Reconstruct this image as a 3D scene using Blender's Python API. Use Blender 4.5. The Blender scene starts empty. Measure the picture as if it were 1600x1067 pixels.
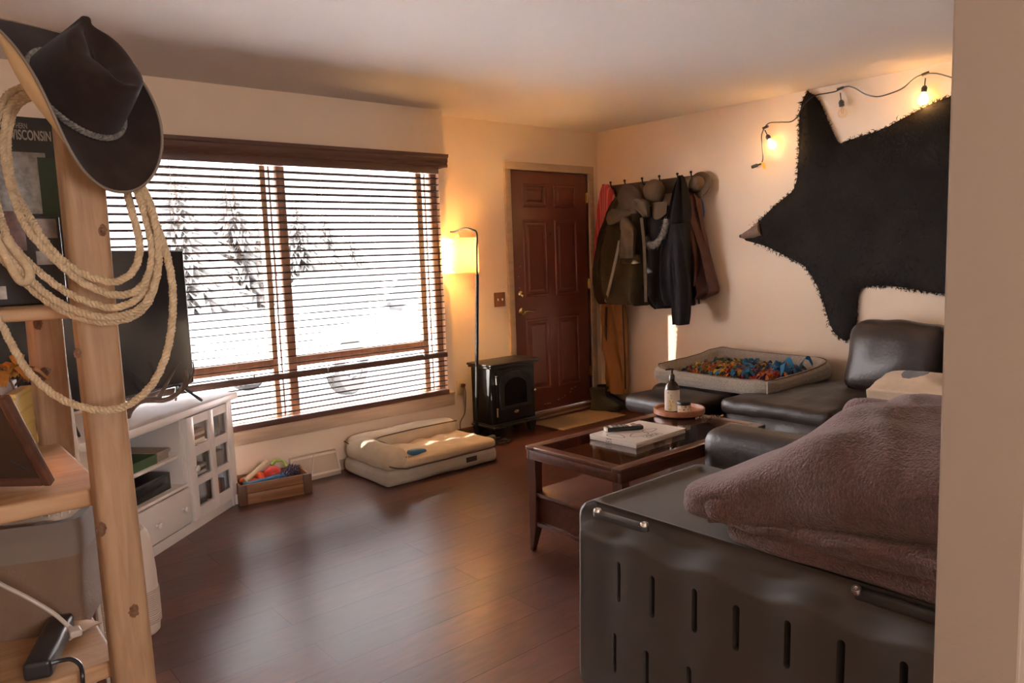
import bpy, bmesh, math, random
from mathutils import Vector, Matrix, Euler, noise
from mathutils.geometry import delaunay_2d_cdt
random.seed(7)
S = bpy.context.scene
COL = S.collection
PI = math.pi

# ------------------------------------------------------------------ camera
FPX, YAW, PITCH, ROLL, EYE = 1169.1, .69939, .11492, .03614, 1.40
_f = Vector((math.sin(YAW)*math.cos(PITCH), math.cos(YAW)*math.cos(PITCH), -math.sin(PITCH)))
_r = Vector((math.cos(YAW), -math.sin(YAW), 0))
_d = _f.cross(_r)
RT = math.cos(ROLL)*_r + math.sin(ROLL)*_d
DN = -math.sin(ROLL)*_r + math.cos(ROLL)*_d
FW = _f
CAM = Vector((0, 0, EYE))
cd = bpy.data.cameras.new('camera'); co = bpy.data.objects.new('camera', cd); COL.objects.link(co)
cd.sensor_width = 36; cd.lens = FPX/1600*36; cd.clip_start = .02; cd.clip_end = 500
mw = Matrix.Identity(4)
for i in range(3):
    mw[i][0], mw[i][1], mw[i][2], mw[i][3] = RT[i], -DN[i], -FW[i], CAM[i]
co.matrix_world = mw
S.camera = co

# ------------------------------------------------------------------ view, world, sun, window portals
S.view_settings.view_transform = 'Standard'; S.view_settings.look = 'None'
S.view_settings.exposure = 1.72; S.view_settings.gamma = 1.0; S.view_settings.use_curve_mapping = False
S.cycles.use_denoising = True
S.cycles.max_bounces = 10; S.cycles.diffuse_bounces = 6; S.cycles.transparent_max_bounces = 24
S.cycles.sample_clamp_indirect = 60.0; S.cycles.sample_clamp_direct = 1.0
W_ = bpy.data.worlds.new('sky'); S.world = W_; W_.use_nodes = True
bg = W_.node_tree.nodes['Background']
bg.inputs[0].default_value = (1, .965, .985, 1); bg.inputs[1].default_value = 26.0

def light(name, kind, loc, energy, color, **kw):
    l = bpy.data.lights.new(name, kind); l.energy = energy; l.color = color
    for k, v in kw.items(): setattr(l, k, v)
    o = bpy.data.objects.new(name, l); COL.objects.link(o); o.location = loc
    return o
pl_ = light('window_portal', 'AREA', (2.01, 4.70, 1.21), 1, (1, 1, 1), shape='RECTANGLE', size=2.34, size_y=1.72)
pl_.rotation_euler = (math.radians(-90), 0, 0); pl_.data.cycles.is_portal = True
pl2 = light('fill_window_portal', 'AREA', (.10, -2.42, 1.475), 1, (1, 1, 1), shape='RECTANGLE', size=.50, size_y=.75)  # portal of the added fill window
pl2.rotation_euler = (math.radians(90), 0, 0); pl2.data.cycles.is_portal = True
sun = light('sun', 'SUN', (0, 0, 5), 9.0, (1, .93, .82), angle=math.radians(.6))
sun.rotation_euler = Vector((1.9, -.61, -.44)).to_track_quat('-Z', 'Y').to_euler()

# ------------------------------------------------------------------ pixel -> place helpers (1600 x 1067 frame)
def ray(x, y): return RT*((x-800)/FPX) + DN*((y-533.5)/FPX) + FW
def at_z(x, y, z=0): r = ray(x, y); return CAM + r*((z-EYE)/r.z)
def at_y(x, y, Y): r = ray(x, y); return CAM + r*(Y/r.y)
def at_x(x, y, X): r = ray(x, y); return CAM + r*(X/r.x)
def at_d(x, y, d): return CAM + ray(x, y)*d

# ------------------------------------------------------------------ materials
def srgb(r, g, b):
    f = lambda c: (c/255/12.92) if c/255 <= .04045 else ((c/255+.055)/1.055)**2.4
    return (f(r), f(g), f(b), 1)
def rgba(c): return tuple(c) if len(c) == 4 else (c[0], c[1], c[2], 1)
def mat(name, col, rough=.5, metal=0, spec=.5, var=None, bump=None, coat=0, sheen=0, grain=None, emit=None, stripes=None):
    """var=(scale, colour2, amount); bump=(scale, strength); grain=(colour2, along-axis, scale) wood streaks; stripes=(colour2, axis, scale, sharp)"""
    m = bpy.data.materials.new(name); m.use_nodes = True
    N, L = m.node_tree.nodes, m.node_tree.links
    b = N['Principled BSDF']
    b.inputs['Base Color'].default_value = rgba(col); b.inputs['Roughness'].default_value = rough
    b.inputs['Metallic'].default_value = metal; b.inputs['Specular IOR Level'].default_value = spec
    b.inputs['Coat Weight'].default_value = coat
    b.inputs['Sheen Weight'].default_value = sheen; b.inputs['Sheen Roughness'].default_value = .6
    tc = N.new('ShaderNodeTexCoord')
    out = None
    def mix(fac, a, bcol):
        x = N.new('ShaderNodeMix'); x.data_type = 'RGBA'
        L.new(fac, x.inputs[0])
        if a is None: x.inputs[6].default_value = rgba(col)
        else: L.new(a, x.inputs[6])
        x.inputs[7].default_value = rgba(bcol)
        return x.outputs[2]
    def ramp(src, lo, hi, amt=1.0):
        r = N.new('ShaderNodeMapRange'); r.inputs[1].default_value = lo; r.inputs[2].default_value = hi
        r.inputs[4].default_value = amt; L.new(src, r.inputs[0]); return r.outputs[0]
    hsrc = None
    if grain:
        c2, ax, sc = grain
        mp = N.new('ShaderNodeMapping'); s = [sc*7, sc*7, sc*7]; s[ax] = sc*.6; mp.inputs['Scale'].default_value = s
        L.new(tc.outputs['Object'], mp.inputs[0])
        n = N.new('ShaderNodeTexNoise'); n.inputs['Scale'].default_value = 2.2; n.inputs['Detail'].default_value = 6
        n.inputs['Distortion'].default_value = .8; L.new(mp.outputs[0], n.inputs[0])
        out = mix(ramp(n.outputs[0], .35, .68), out, c2); hsrc = n.outputs[0]
    if stripes:
        c2, ax, sc, lo = stripes
        w = N.new('ShaderNodeTexWave'); w.bands_direction = 'XYZ'[ax]; w.inputs['Scale'].default_value = sc
        w.inputs['Distortion'].default_value = .6; w.inputs['Detail'].default_value = 1
        L.new(tc.outputs['Object'], w.inputs[0])
        out = mix(ramp(w.outputs['Fac'], lo, min(1, lo+.15)), out, c2)
    if var:
        sc, c2, amt = var
        n = N.new('ShaderNodeTexNoise'); n.inputs['Scale'].default_value = sc; n.inputs['Detail'].default_value = 5
        L.new(tc.outputs['Object'], n.inputs[0])
        out = mix(ramp(n.outputs[0], .35, .7, amt), out, c2)
    if out is not None: L.new(out, b.inputs['Base Color'])
    if bump:
        sc, st = bump
        n = N.new('ShaderNodeTexNoise'); n.inputs['Scale'].default_value = sc; n.inputs['Detail'].default_value = 4
        L.new(tc.outputs['Object'], n.inputs[0])
        bp = N.new('ShaderNodeBump'); bp.inputs['Strength'].default_value = st; bp.inputs['Distance'].default_value = .01
        L.new(n.outputs[0], bp.inputs['Height']); L.new(bp.outputs[0], b.inputs['Normal'])
    if emit:
        b.inputs['Emission Color'].default_value = rgba(emit[0]); b.inputs['Emission Strength'].default_value = emit[1]
    return m

def glass_mat(name, tint=(1, 1, 1), gloss=.06, rough=.0):
    m = bpy.data.materials.new(name); m.use_nodes = True
    N, L = m.node_tree.nodes, m.node_tree.links; N.clear()
    o = N.new('ShaderNodeOutputMaterial'); t = N.new('ShaderNodeBsdfTransparent'); g = N.new('ShaderNodeBsdfGlossy')
    t.inputs[0].default_value = rgba(tint); g.inputs['Roughness'].default_value = rough
    lw = N.new('ShaderNodeLayerWeight'); pw = N.new('ShaderNodeMath'); pw.operation = 'POWER'; pw.inputs[1].default_value = 5; L.new(lw.outputs['Facing'], pw.inputs[0])
    ml = N.new('ShaderNodeMath'); ml.operation = 'MULTIPLY_ADD'; ml.inputs[1].default_value = .9; ml.inputs[2].default_value = gloss*.6; ml.use_clamp = True
    mx = N.new('ShaderNodeMixShader'); L.new(pw.outputs[0], ml.inputs[0]); L.new(ml.outputs[0], mx.inputs[0])
    L.new(t.outputs[0], mx.inputs[1]); L.new(g.outputs[0], mx.inputs[2]); L.new(mx.outputs[0], o.inputs[0])
    return m

WALL = mat('wall_paint', (.76, .61, .465), .75, spec=.2, bump=(160, .06), var=(2.5, (.73, .58, .44), .5))
CEIL = mat('ceiling_paint', (.64, .575, .53), .85, spec=.1, bump=(60, .08))
TRIMB = mat('trim_beige', (.47, .34, .23), .5, bump=(90, .04), grain=((.40, .28, .185), 0, 2))
BASEB = mat('baseboard_brown', (.20, .10, .06), .45, grain=((.15, .07, .04), 0, 2))
WIN = mat('window_wood', (.30, .16, .09), .45, grain=((.22, .11, .06), 2, 2))
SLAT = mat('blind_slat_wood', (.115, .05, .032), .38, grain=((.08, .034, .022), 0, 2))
SLATT = mat('backlit_slat_wood', (.026, .0155, .012), .95, spec=0, grain=((.020, .012, .009), 0, 2))  # slat wood darkened so the slats read dark against the window glare
CORDM = mat('blind_cord', (.22, .13, .08), .8)
DOORM = mat('door_red_brown', (.165, .046, .031), .38, var=(7, (.135, .036, .025), .6), bump=(40, .03))
BRASS = mat('brass', (.83, .62, .30), .22, 1)
CHROME = mat('steel', (.75, .72, .68), .25, 1)
WHITEP = mat('white_paint', (.72, .66, .62), .35, bump=(60, .02))
BLACKP = mat('black_plastic', (.018, .017, .017), .35)
BLACKM = mat('black_metal', (.009, .008, .0075), .52, spec=.35, var=(30, (.016, .014, .012), .5), bump=(80, .03))
LEATH = mat('dark_leather', (.018, .011, .009), .46, spec=.35, var=(5, (.032, .02, .016), .6), bump=(55, .22))
WOODT = mat('walnut', (.085, .028, .014), .3, grain=((.045, .014, .008), 0, 2.0), coat=.25)
WOODTY = mat('walnut_upright', (.085, .028, .014), .32, grain=((.045, .014, .008), 2, 2.0), coat=.25)
PINE = mat('pine_post', (.37, .225, .125), .6, spec=.3, grain=((.25, .14, .07), 2, 4.5), bump=(40, .08), var=(9, (.31, .175, .092), .7))
PINEX = mat('pine_board', (.44, .27, .145), .55, spec=.3, grain=((.31, .175, .085), 0, 3), bump=(40, .08), var=(7, (.46, .23, .1), .6))
KNOT = mat('knot', (.12, .05, .02), .7, var=(60, (.2, .09, .04), .8))
CRATEP = mat('grey_plastic', (.074, .063, .056), .6, spec=.35, var=(9, (.086, .073, .065), .5), bump=(420, .05))
FLEECE = mat('brown_fleece', (.112, .054, .046), .95, spec=.1, sheen=.25, var=(70, (.165, .086, .072), .8), bump=(150, 1.0))
FELT = mat('brown_felt', (.018, .009, .0065), .9, spec=.1, sheen=.06, var=(20, (.038, .022, .017), .5), bump=(300, .08))
FELTU = mat('brim_tan', (.52, .34, .16), .7)  # plain tan for the underside of the hat brim
ROPEM = mat('tan_rope', (.54, .40, .25), .85, spec=.2, var=(60, (.40, .28, .16), .8), bump=(400, .4))
FUR = mat('black_fur', (.008, .0055, .0045), .8, spec=.12, var=(6, (.016, .0105, .008), .7))
LINEN = mat('beige_canvas', (.52, .40, .27), .85, spec=.15, sheen=.2, var=(12, (.44, .33, .215), .7), bump=(160, .2))
LINENG = mat('greige_canvas', (.40, .33, .25), .85, spec=.15, sheen=.15, var=(14, (.34, .27, .2), .6), bump=(200, .2))
PIPE = mat('brown_piping', (.10, .055, .03), .8)
TWEED = mat('grey_tweed', (.27, .215, .165), .9, spec=.1, sheen=.2, var=(150, (.13, .1, .075), .9), bump=(260, .4))
PAPER = mat('paper_white', (.72, .66, .6), .5)
INK = mat('ink', (.03, .025, .025), .6)
GLASS = glass_mat('clear_glass')
TABGL = glass_mat('table_glass', (.80, .74, .70), .07)

# ------------------------------------------------------------------ mesh helpers
def BM(): return bmesh.new()
def T(x=0, y=0, z=0, rz=0, rx=0, ry=0): return Matrix.Translation((x, y, z)) @ Euler((rx, ry, rz)).to_matrix().to_4x4()
def _merge(bm, src, M=None):
    if M is not None: src.transform(M)
    me = bpy.data.meshes.new('tmp'); src.to_mesh(me); src.free(); bm.from_mesh(me); bpy.data.meshes.remove(me)
def box(bm, c, s, M=None, bev=0, seg=2):
    t = BM(); bmesh.ops.create_cube(t, size=1)
    for v in t.verts: v.co = Vector((v.co.x*s[0], v.co.y*s[1], v.co.z*s[2]))
    if bev: bmesh.ops.bevel(t, geom=t.edges[:], offset=min(bev, min(s)*.49), segments=seg, profile=.5, affect='EDGES')
    t.transform(Matrix.Translation(c)); _merge(bm, t, M); return bm
def bx(bm, x0, x1, y0, y1, z0, z1, M=None, bev=0, seg=2):
    return box(bm, ((x0+x1)/2, (y0+y1)/2, (z0+z1)/2), (abs(x1-x0), abs(y1-y0), abs(z1-z0)), M, bev, seg)
def frame_of(d):
    d = d.normalized(); u = d.cross(Vector((0, 0, 1)))
    if u.length < 1e-4: u = Vector((1, 0, 0))
    u.normalize(); return u, d.cross(u).normalized()
def cyl(bm, p0, p1, r0, r1=None, n=20, caps=True, bev=0):
    p0, p1 = Vector(p0), Vector(p1); r1 = r0 if r1 is None else r1
    pts = [p0, p1]; rr = [r0, r1]
    if bev:
        d = (p1-p0).normalized()*bev
        pts = [p0, p0+d, p1-d, p1]; rr = [max(r0-bev, 1e-4), r0, r1, max(r1-bev, 1e-4)]
    return tube(bm, pts, rr, n, caps)
def tube(bm, pts, r, n=10, caps=True, closed=False):
    pts = [Vector(p) for p in pts]; k = len(pts)
    rr = r if isinstance(r, (list, tuple)) else [r]*k
    rings = []; u = None
    for i in range(k):
        a = pts[i-1] if (i > 0 or closed) else pts[i]; b = pts[(i+1) % k] if (i < k-1 or closed) else pts[i]
        d = (b-a)
        if d.length < 1e-9: d = Vector((0, 0, 1))
        d.normalize()
        if u is None: u, w = frame_of(d)
        u = (u - d*u.dot(d)); u.normalize(); w = d.cross(u)
        rings.append([bm.verts.new(pts[i] + (u*math.cos(2*PI*j/n)+w*math.sin(2*PI*j/n))*rr[i]) for j in range(n)])
    for i in range(k if closed else k-1):
        A, B = rings[i], rings[(i+1) % k]
        for j in range(n): bm.faces.new((A[j], A[(j+1) % n], B[(j+1) % n], B[j]))
    if caps and not closed:
        bm.faces.new(rings[0][::-1]); bm.faces.new(rings[-1])
    return bm
def spline(P, n=8, closed=False):
    P = [Vector(p) for p in P]; k = len(P); out = []
    for i in range(k if closed else k-1):
        g = lambda j: P[j % k] if closed else P[max(0, min(k-1, j))]
        p0, p1, p2, p3 = g(i-1), g(i), g(i+1), g(i+2)
        for s in range(n):
            t = s/n
            out.append(.5*((2*p1)+(p2-p0)*t+(2*p0-5*p1+4*p2-p3)*t*t+(3*p1-p0-3*p2+p3)*t**3))
    if not closed: out.append(P[-1])
    return out
def lathe(bm, prof, M=None, n=32):
    t = BM(); rings = []
    for r, z in prof:
        if r < 1e-6: rings.append([t.verts.new((0, 0, z))])
        else: rings.append([t.verts.new((r*math.cos(2*PI*j/n), r*math.sin(2*PI*j/n), z)) for j in range(n)])
    for A, B in zip(rings, rings[1:]):
        for j in range(n):
            k = (j+1) % n
            if len(A) == 1 and len(B) == 1: continue
            if len(A) == 1: t.faces.new((A[0], B[k], B[j]))
            elif len(B) == 1: t.faces.new((A[j], A[k], B[0]))
            else: t.faces.new((A[j], A[k], B[k], B[j]))
    bmesh.ops.recalc_face_normals(t, faces=t.faces[:])
    _merge(bm, t, M); return bm
def prism(bm, poly, z0, z1, M=None, bev=0):
    t = BM(); a = [t.verts.new((p[0], p[1], z0)) for p in poly]; b = [t.verts.new((p[0], p[1], z1)) for p in poly]
    k = len(poly); t.faces.new(a[::-1]); t.faces.new(b)
    for i in range(k): t.faces.new((a[i], a[(i+1) % k], b[(i+1) % k], b[i]))
    bmesh.ops.recalc_face_normals(t, faces=t.faces[:])
    if bev: bmesh.ops.bevel(t, geom=t.edges[:], offset=bev, segments=2, profile=.5, affect='EDGES')
    _merge(bm, t, M); return bm
def surf(bm, fn, nu, nv, cu=False, cv=False, M=None):
    t = BM(); U = nu if cu else nu+1; V = nv if cv else nv+1
    g = [[t.verts.new(fn(i/nu, j/nv)) for j in range(V)] for i in range(U)]
    for i in range(nu):
        for j in range(nv):
            t.faces.new((g[i][j], g[(i+1) % U][j], g[(i+1) % U][(j+1) % V], g[i][(j+1) % V]))
    _merge(bm, t, M); return bm
def rbox(bm, c, s, r, M=None, n=10, puff=(0, 0, 0), nz=0, nsc=4, fn=None, seed=0):
    """rounded, puffed cushion-like block; fn(p) may bend it afterwards (in block coordinates)"""
    h = [x/2 for x in s]; r = min(r, min(h)*.98); rs = 4
    def axis(H):
        a = [-H + r*(1-math.cos(PI/2*i/rs)) for i in range(rs)]
        m = [-(H-r)+2*(H-r)*i/n for i in range(n+1)]
        return a + m + [-x for x in a[::-1]]
    A = [axis(x) for x in h]; t = BM(); V = {}
    def vert(ix):
        if ix in V: return V[ix]
        p = Vector((A[0][ix[0]], A[1][ix[1]], A[2][ix[2]]))
        q = Vector([max(-(h[k]-r), min(h[k]-r, p[k])) for k in range(3)]); d = p-q
        if d.length > 1e-9: p = q + d.normalized()*r
        g = [p[k]/h[k] for k in range(3)]
        for k in range(3):
            o = [j for j in range(3) if j != k]
            p[k] += puff[k]*(1-g[o[0]]**2)*(1-g[o[1]]**2)*(1 if g[k] > .0 else -1)*min(1, abs(g[k])*1.5)
        if nz: p += noise.noise_vector(p*nsc+Vector((seed*3.1, seed, 0)))*nz
        if fn: p = fn(p)
        V[ix] = t.verts.new(p); return V[ix]
    L = [len(a)-1 for a in A]
    for k in range(3):
        i, j = [(1, 2), (2, 0), (0, 1)][k]
        for side in (0, L[k]):
            for a in range(L[i]):
                for b in range(L[j]):
                    q = []
                    for da, db in ((0, 0), (1, 0), (1, 1), (0, 1)):
                        ix = [0, 0, 0]; ix[k] = side; ix[i] = a+da; ix[j] = b+db; q.append(vert(tuple(ix)))
                    if side == 0: q = q[::-1]
                    try: t.faces.new(q)
                    except ValueError: pass
    t.transform(Matrix.Translation(c)); _merge(bm, t, M); return bm
def ball(bm, c, r, M=None, sub=3, sc=(1, 1, 1), nz=0, nsc=8):
    t = BM(); bmesh.ops.create_icosphere(t, subdivisions=sub, radius=1)
    for v in t.verts:
        p = Vector((v.co.x*sc[0], v.co.y*sc[1], v.co.z*sc[2]))*r
        if nz: p += v.co*noise.noise(v.co*nsc+Vector(c))*nz
        v.co = p
    t.transform(Matrix.Translation(c)); _merge(bm, t, M); return bm

def sst(a, b, x): t_ = max(0, min(1, (x-a)/(b-a))); return t_*t_*(3-2*t_)
# ------------------------------------------------------------------ scene objects
ROOTM = {}
def root(name, label, cat, loc=(0, 0, 0), rz=0, group=None, kind=None):
    o = bpy.data.objects.new(name, None); COL.objects.link(o); o.location = loc; o.rotation_euler = (0, 0, rz)
    o.empty_display_size = .05
    ROOTM[o] = T(*loc, rz)
    return tag(o, label, cat, group, kind)
def tag(o, label=None, cat=None, group=None, kind=None):
    for k, v in (('label', label), ('category', cat), ('group', group), ('kind', kind)):
        if v: o[k] = v
    return o
def obj(name, bm, m, parent=None, local=False, smooth=True, angle=38, base=None, label=None):
    """one mesh object; bm in world coordinates unless local; a top-level mesh gets its origin at base (x,y,z)"""
    bmesh.ops.recalc_face_normals(bm, faces=bm.faces[:])
    M = ROOTM.get(parent) if parent else None
    if M is not None and not local: bm.transform(M.inverted())
    if parent is None and base is not None: bm.transform(Matrix.Translation(-Vector(base)))
    me = bpy.data.meshes.new(name); bm.to_mesh(me); bm.free()
    ms = m if isinstance(m, (list, tuple)) else [m]
    for x in ms: me.materials.append(x)
    if smooth:
        me.shade_smooth(); me.set_sharp_from_angle(angle=math.radians(angle))
    o = bpy.data.objects.new(name, me); COL.objects.link(o)
    if parent:
        o.parent = parent; ROOTM[o] = ROOTM[parent]
    elif base is not None:
        o.location = base; ROOTM[o] = Matrix.Translation(base)
    else: ROOTM[o] = Matrix.Identity(4)
    if label: o['label'] = label
    return o
def struct(name, bm, m, parent=None, **k):
    o = obj(name, bm, m, parent, **k)
    if parent is None: o['kind'] = 'structure'
    return o
def text(name, s, size, M, m, parent, ext=.0006, align='CENTER', bold=False, sx=1):
    c = bpy.data.curves.new(name, 'FONT'); c.body = s; c.size = size; c.extrude = ext; c.align_x = align; c.align_y = 'CENTER'
    if bold: c.offset = size*.02
    c.materials.append(m)
    t = bpy.data.objects.new('tmp_text', c); COL.objects.link(t); bpy.context.view_layer.update()
    me = bpy.data.meshes.new_from_object(t.evaluated_get(bpy.context.evaluated_depsgraph_get())); me.name = name
    bpy.data.objects.remove(t); bpy.data.curves.remove(c)
    me.transform(ROOTM[parent].inverted() @ M @ Matrix.Diagonal((sx, 1, 1, 1)))
    o = bpy.data.objects.new(name, me); COL.objects.link(o); o.parent = parent
    return o
def basis(o, x, y):
    x = Vector(x).normalized(); z = x.cross(Vector(y)).normalized(); y = z.cross(x)
    m = Matrix.Identity(4)
    for i in range(3): m[i][0], m[i][1], m[i][2], m[i][3] = x[i], y[i], z[i], o[i]
    return m

# ================================================================== THE ROOM
WY, DY, RX, CZ, LX, RY, STEP = 4.54, 4.71, 5.03, 2.455, -.62, -2.3, 3.235
OX0, OX1, OZ0, OZ1 = .85, 3.178, .36, 2.06          # window opening
DX0, DX1, DZ1 = 3.995, 4.905, 2.09                 # door opening

def floor_material():
    m = mat('dark_laminate', (.08, .03, .02), .3)
    N, L = m.node_tree.nodes, m.node_tree.links; b = N['Principled BSDF']
    tc = N.new('ShaderNodeTexCoord')
    br = N.new('ShaderNodeTexBrick'); br.offset = .37; br.inputs['Scale'].default_value = 1
    br.inputs['Brick Width'].default_value = 1.22; br.inputs['Row Height'].default_value = .196
    br.inputs['Mortar Size'].default_value = .0013; br.inputs['Mortar Smooth'].default_value = .1
    br.inputs['Color1'].default_value = (.105, .034, .020, 1); br.inputs['Color2'].default_value = (.062, .020, .0125, 1)
    br.inputs['Mortar'].default_value = (.02, .009, .007, 1); bm_ = N.new('ShaderNodeMapping'); bm_.inputs['Location'].default_value = (.12, -.151, 0); L.new(tc.outputs['Object'], bm_.inputs[0]); L.new(bm_.outputs[0], br.inputs[0])
    mp = N.new('ShaderNodeMapping'); mp.inputs['Scale'].default_value = (3.0, 18, 1); L.new(tc.outputs['Object'], mp.inputs[0])
    n = N.new('ShaderNodeTexNoise'); n.inputs['Scale'].default_value = 2.4; n.inputs['Detail'].default_value = 7; n.inputs['Distortion'].default_value = .6
    L.new(mp.outputs[0], n.inputs[0])
    mr = N.new('ShaderNodeMapRange'); mr.inputs[1].default_value = .3; mr.inputs[2].default_value = .7; mr.inputs[3].default_value = .7; mr.inputs[4].default_value = 1.3
    L.new(n.outputs[0], mr.inputs[0])
    mx = N.new('ShaderNodeMix'); mx.data_type = 'RGBA'; mx.blend_type = 'MULTIPLY'; mx.inputs[0].default_value = 1
    L.new(br.outputs['Color'], mx.inputs[6]); L.new(mr.outputs[0], mx.inputs[7]); L.new(mx.outputs[2], b.inputs['Base Color'])
    n2 = N.new('ShaderNodeTexNoise'); n2.inputs['Scale'].default_value = 3; n2.inputs['Detail'].default_value = 4; L.new(tc.outputs['Object'], n2.inputs[0])
    m2 = N.new('ShaderNodeMapRange'); m2.inputs[3].default_value = .285; m2.inputs[4].default_value = .31; L.new(n2.outputs[0], m2.inputs[0])
    L.new(m2.outputs[0], b.inputs['Roughness'])
    sp = N.new('ShaderNodeMapRange'); sp.inputs[3].default_value = .66; sp.inputs[4].default_value = .25; L.new(br.outputs['Fac'], sp.inputs[0]); L.new(sp.outputs[0], b.inputs['Specular IOR Level'])
    return m
bm = BM(); bx(bm, LX-.1, RX+.1, RY-.1, DY+.1, -.06, 0); struct('floor', bm, floor_material(), smooth=False)
bm = BM(); bx(bm, LX-.1, RX+.1, RY-.1, DY+.1, CZ, CZ+.08); struct('ceiling', bm, CEIL, smooth=False)
bm = BM()
bx(bm, LX-.1, OX0, WY, WY+.15, 0, CZ); bx(bm, OX1, STEP, WY, WY+.17, 0, CZ)
bx(bm, OX0, OX1, WY, WY+.15, 0, OZ0); bx(bm, OX0, OX1, WY, WY+.15, OZ1, CZ)
struct('wall_back', bm, WALL, smooth=False)
bm = BM()
bx(bm, STEP-.02, DX0, DY, DY+.1, 0, CZ); bx(bm, DX1, RX+.1, DY, DY+.1, 0, CZ); bx(bm, DX0, DX1, DY, DY+.1, DZ1, CZ)
struct('wall_entry', bm, WALL, smooth=False)
bm = BM(); bx(bm, RX, RX+.1, RY, DY+.1, 0, CZ); struct('wall_right', bm, WALL, smooth=False)
bm = BM(); bx(bm, LX-.1, LX, RY, WY+.1, 0, CZ); struct('wall_left', bm, WALL, smooth=False)
KX0, KX1, KZ0, KZ1 = -.15, .35, 1.10, 1.85            # unseen window added behind the viewer for fill daylight
bm = BM(); bx(bm, LX-.1, KX0, RY-.1, RY, 0, CZ); bx(bm, KX1, RX+.1, RY-.1, RY, 0, CZ); bx(bm, KX0, KX1, RY-.1, RY, 0, KZ0); bx(bm, KX0, KX1, RY-.1, RY, KZ1, CZ); struct('wall_rear', bm, WALL, smooth=False)
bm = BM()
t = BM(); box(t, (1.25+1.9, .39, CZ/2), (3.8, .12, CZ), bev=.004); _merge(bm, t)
struct('wall_partition', bm, mat('partition_dimmed_paint', (.35, .27, .205), .75, spec=.2, bump=(160, .06), var=(2.5, (.33, .25, .19), .5)), smooth=False)  # wall paint darkened so the partition reads as dimly lit
bm = BM(); bx(bm, LX, STEP, WY-.012, WY, 0, .07, bev=.004); struct('baseboard_back', bm, TRIMB)
bm = BM(); bx(bm, STEP, DX0-.06, DY-.012, DY, 0, .055, bev=.004); struct('baseboard_entry', bm, BASEB)
bm = BM(); bx(bm, RX-.012, RX, .46, DY, 0, .07, bev=.004); struct('baseboard_right', bm, BASEB)

# window -----------------------------------------------------------------
bm = BM()
yf0, yf1 = WY+.03, WY+.10
bx(bm, OX0, OX0+.05, yf0, yf1, OZ0, OZ1, bev=.006); bx(bm, OX1-.05, OX1, yf0, yf1, OZ0, OZ1, bev=.006)
bx(bm, OX0, OX1, yf0, yf1, OZ1-.05, OZ1, bev=.006); bx(bm, OX0, OX1, yf0, yf1, OZ0, OZ0+.07, bev=.006)
win = struct('window_1', bm, WIN)
bm = BM(); bx(bm, 1.962, 2.018, yf0-.015, yf1, OZ0+.03, OZ1-.03, bev=.006); obj('mullion', bm, WIN, win)
WINL = mat('window_wood_lit', (.42, .25, .14), .5, grain=((.34, .19, .10), 2, 2))  # lit-side tone of the window wood, painted into the stiles
for xa, xb, xg in ((1.868, 1.905, 1.962), (3.010, 3.058, OX1-.045)):
    bm = BM(); bx(bm, xa, xb, yf0+.012, yf1, OZ0+.06, OZ1-.04, bev=.005); obj('sash_stile', bm, WINL, win)
    bm = BM(); box(bm, ((xb+xg)/2, yf0+.045, (OZ0+OZ1)/2), (xg-xb, .005, OZ1-OZ0-.1)); obj('glass_pane', bm, GLASS, win, smooth=False)
    bm = BM(); bx(bm, (xb+xg)/2-.005, (xb+xg)/2+.005, yf0+.03, yf0+.05, OZ0+.06, OZ1-.04); obj('glazing_bar', bm, WIN, win)
for x0, x1 in ((OX0+.05, 1.868), (2.018, 3.010)):
    bm = BM(); bx(bm, x0, x1, yf0, yf1-.01, .735, .80, bev=.006); obj('transom_rail', bm, WIN, win)
    for z0, z1 in ((.80, OZ1-.05), (OZ0+.07, .735)):
        bm = BM(); box(bm, ((x0+x1)/2, yf0+.045, (z0+z1)/2), (x1-x0, .005, z1-z0)); obj('glass_pane', bm, GLASS, win, smooth=False)
    bm = BM(); xm = (x0+x1)/2+.12
    bx(bm, xm-.025, xm+.025, yf0-.03, yf0, .405, .422, bev=.004); obj('awning_latch', bm, BLACKM, win)
bm = BM(); bx(bm, OX0-.06, STEP-.012, WY-.022, WY, .30, .385, bev=.006); bx(bm, OX0-.06, STEP-.012, WY-.03, WY+.03, .385, .402, bev=.005)
struct('trim_sill', bm, TRIMB)
bm = BM(); bx(bm, OX0-.07, OX0, WY-.016, WY, .40, 2.06, bev=.004)
struct('trim_window', bm, WIN)

bm = BM(); bx(bm, -3, 9, DY+.12, 5.25, 2.25, 2.33); bx(bm, -3, 9, 5.23, 5.26, 2.20, 2.38); struct('sun_block_eave', bm, TRIMB)  # unseen eave added to keep the sun off the hanging jackets
bm = BM()
for x0, x1, z0, z1 in ((KX0, KX0+.04, KZ0, KZ1), (KX1-.04, KX1, KZ0, KZ1), (KX0, KX1, KZ0, KZ0+.04), (KX0, KX1, KZ1-.04, KZ1), (KX0, KX1, 1.48, 1.52)): bx(bm, x0, x1, RY-.08, RY-.03, z0, z1, bev=.004)
kw = struct('fill_window', bm, WIN)  # frame of the added window, there only to let fill daylight in
for z0, z1 in ((KZ0+.04, 1.48), (1.52, KZ1-.04)):
    bm = BM(); bx(bm, KX0+.04, KX1-.04, RY-.058, RY-.053, z0, z1); obj('glass_pane', bm, GLASS, kw, smooth=False)
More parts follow.
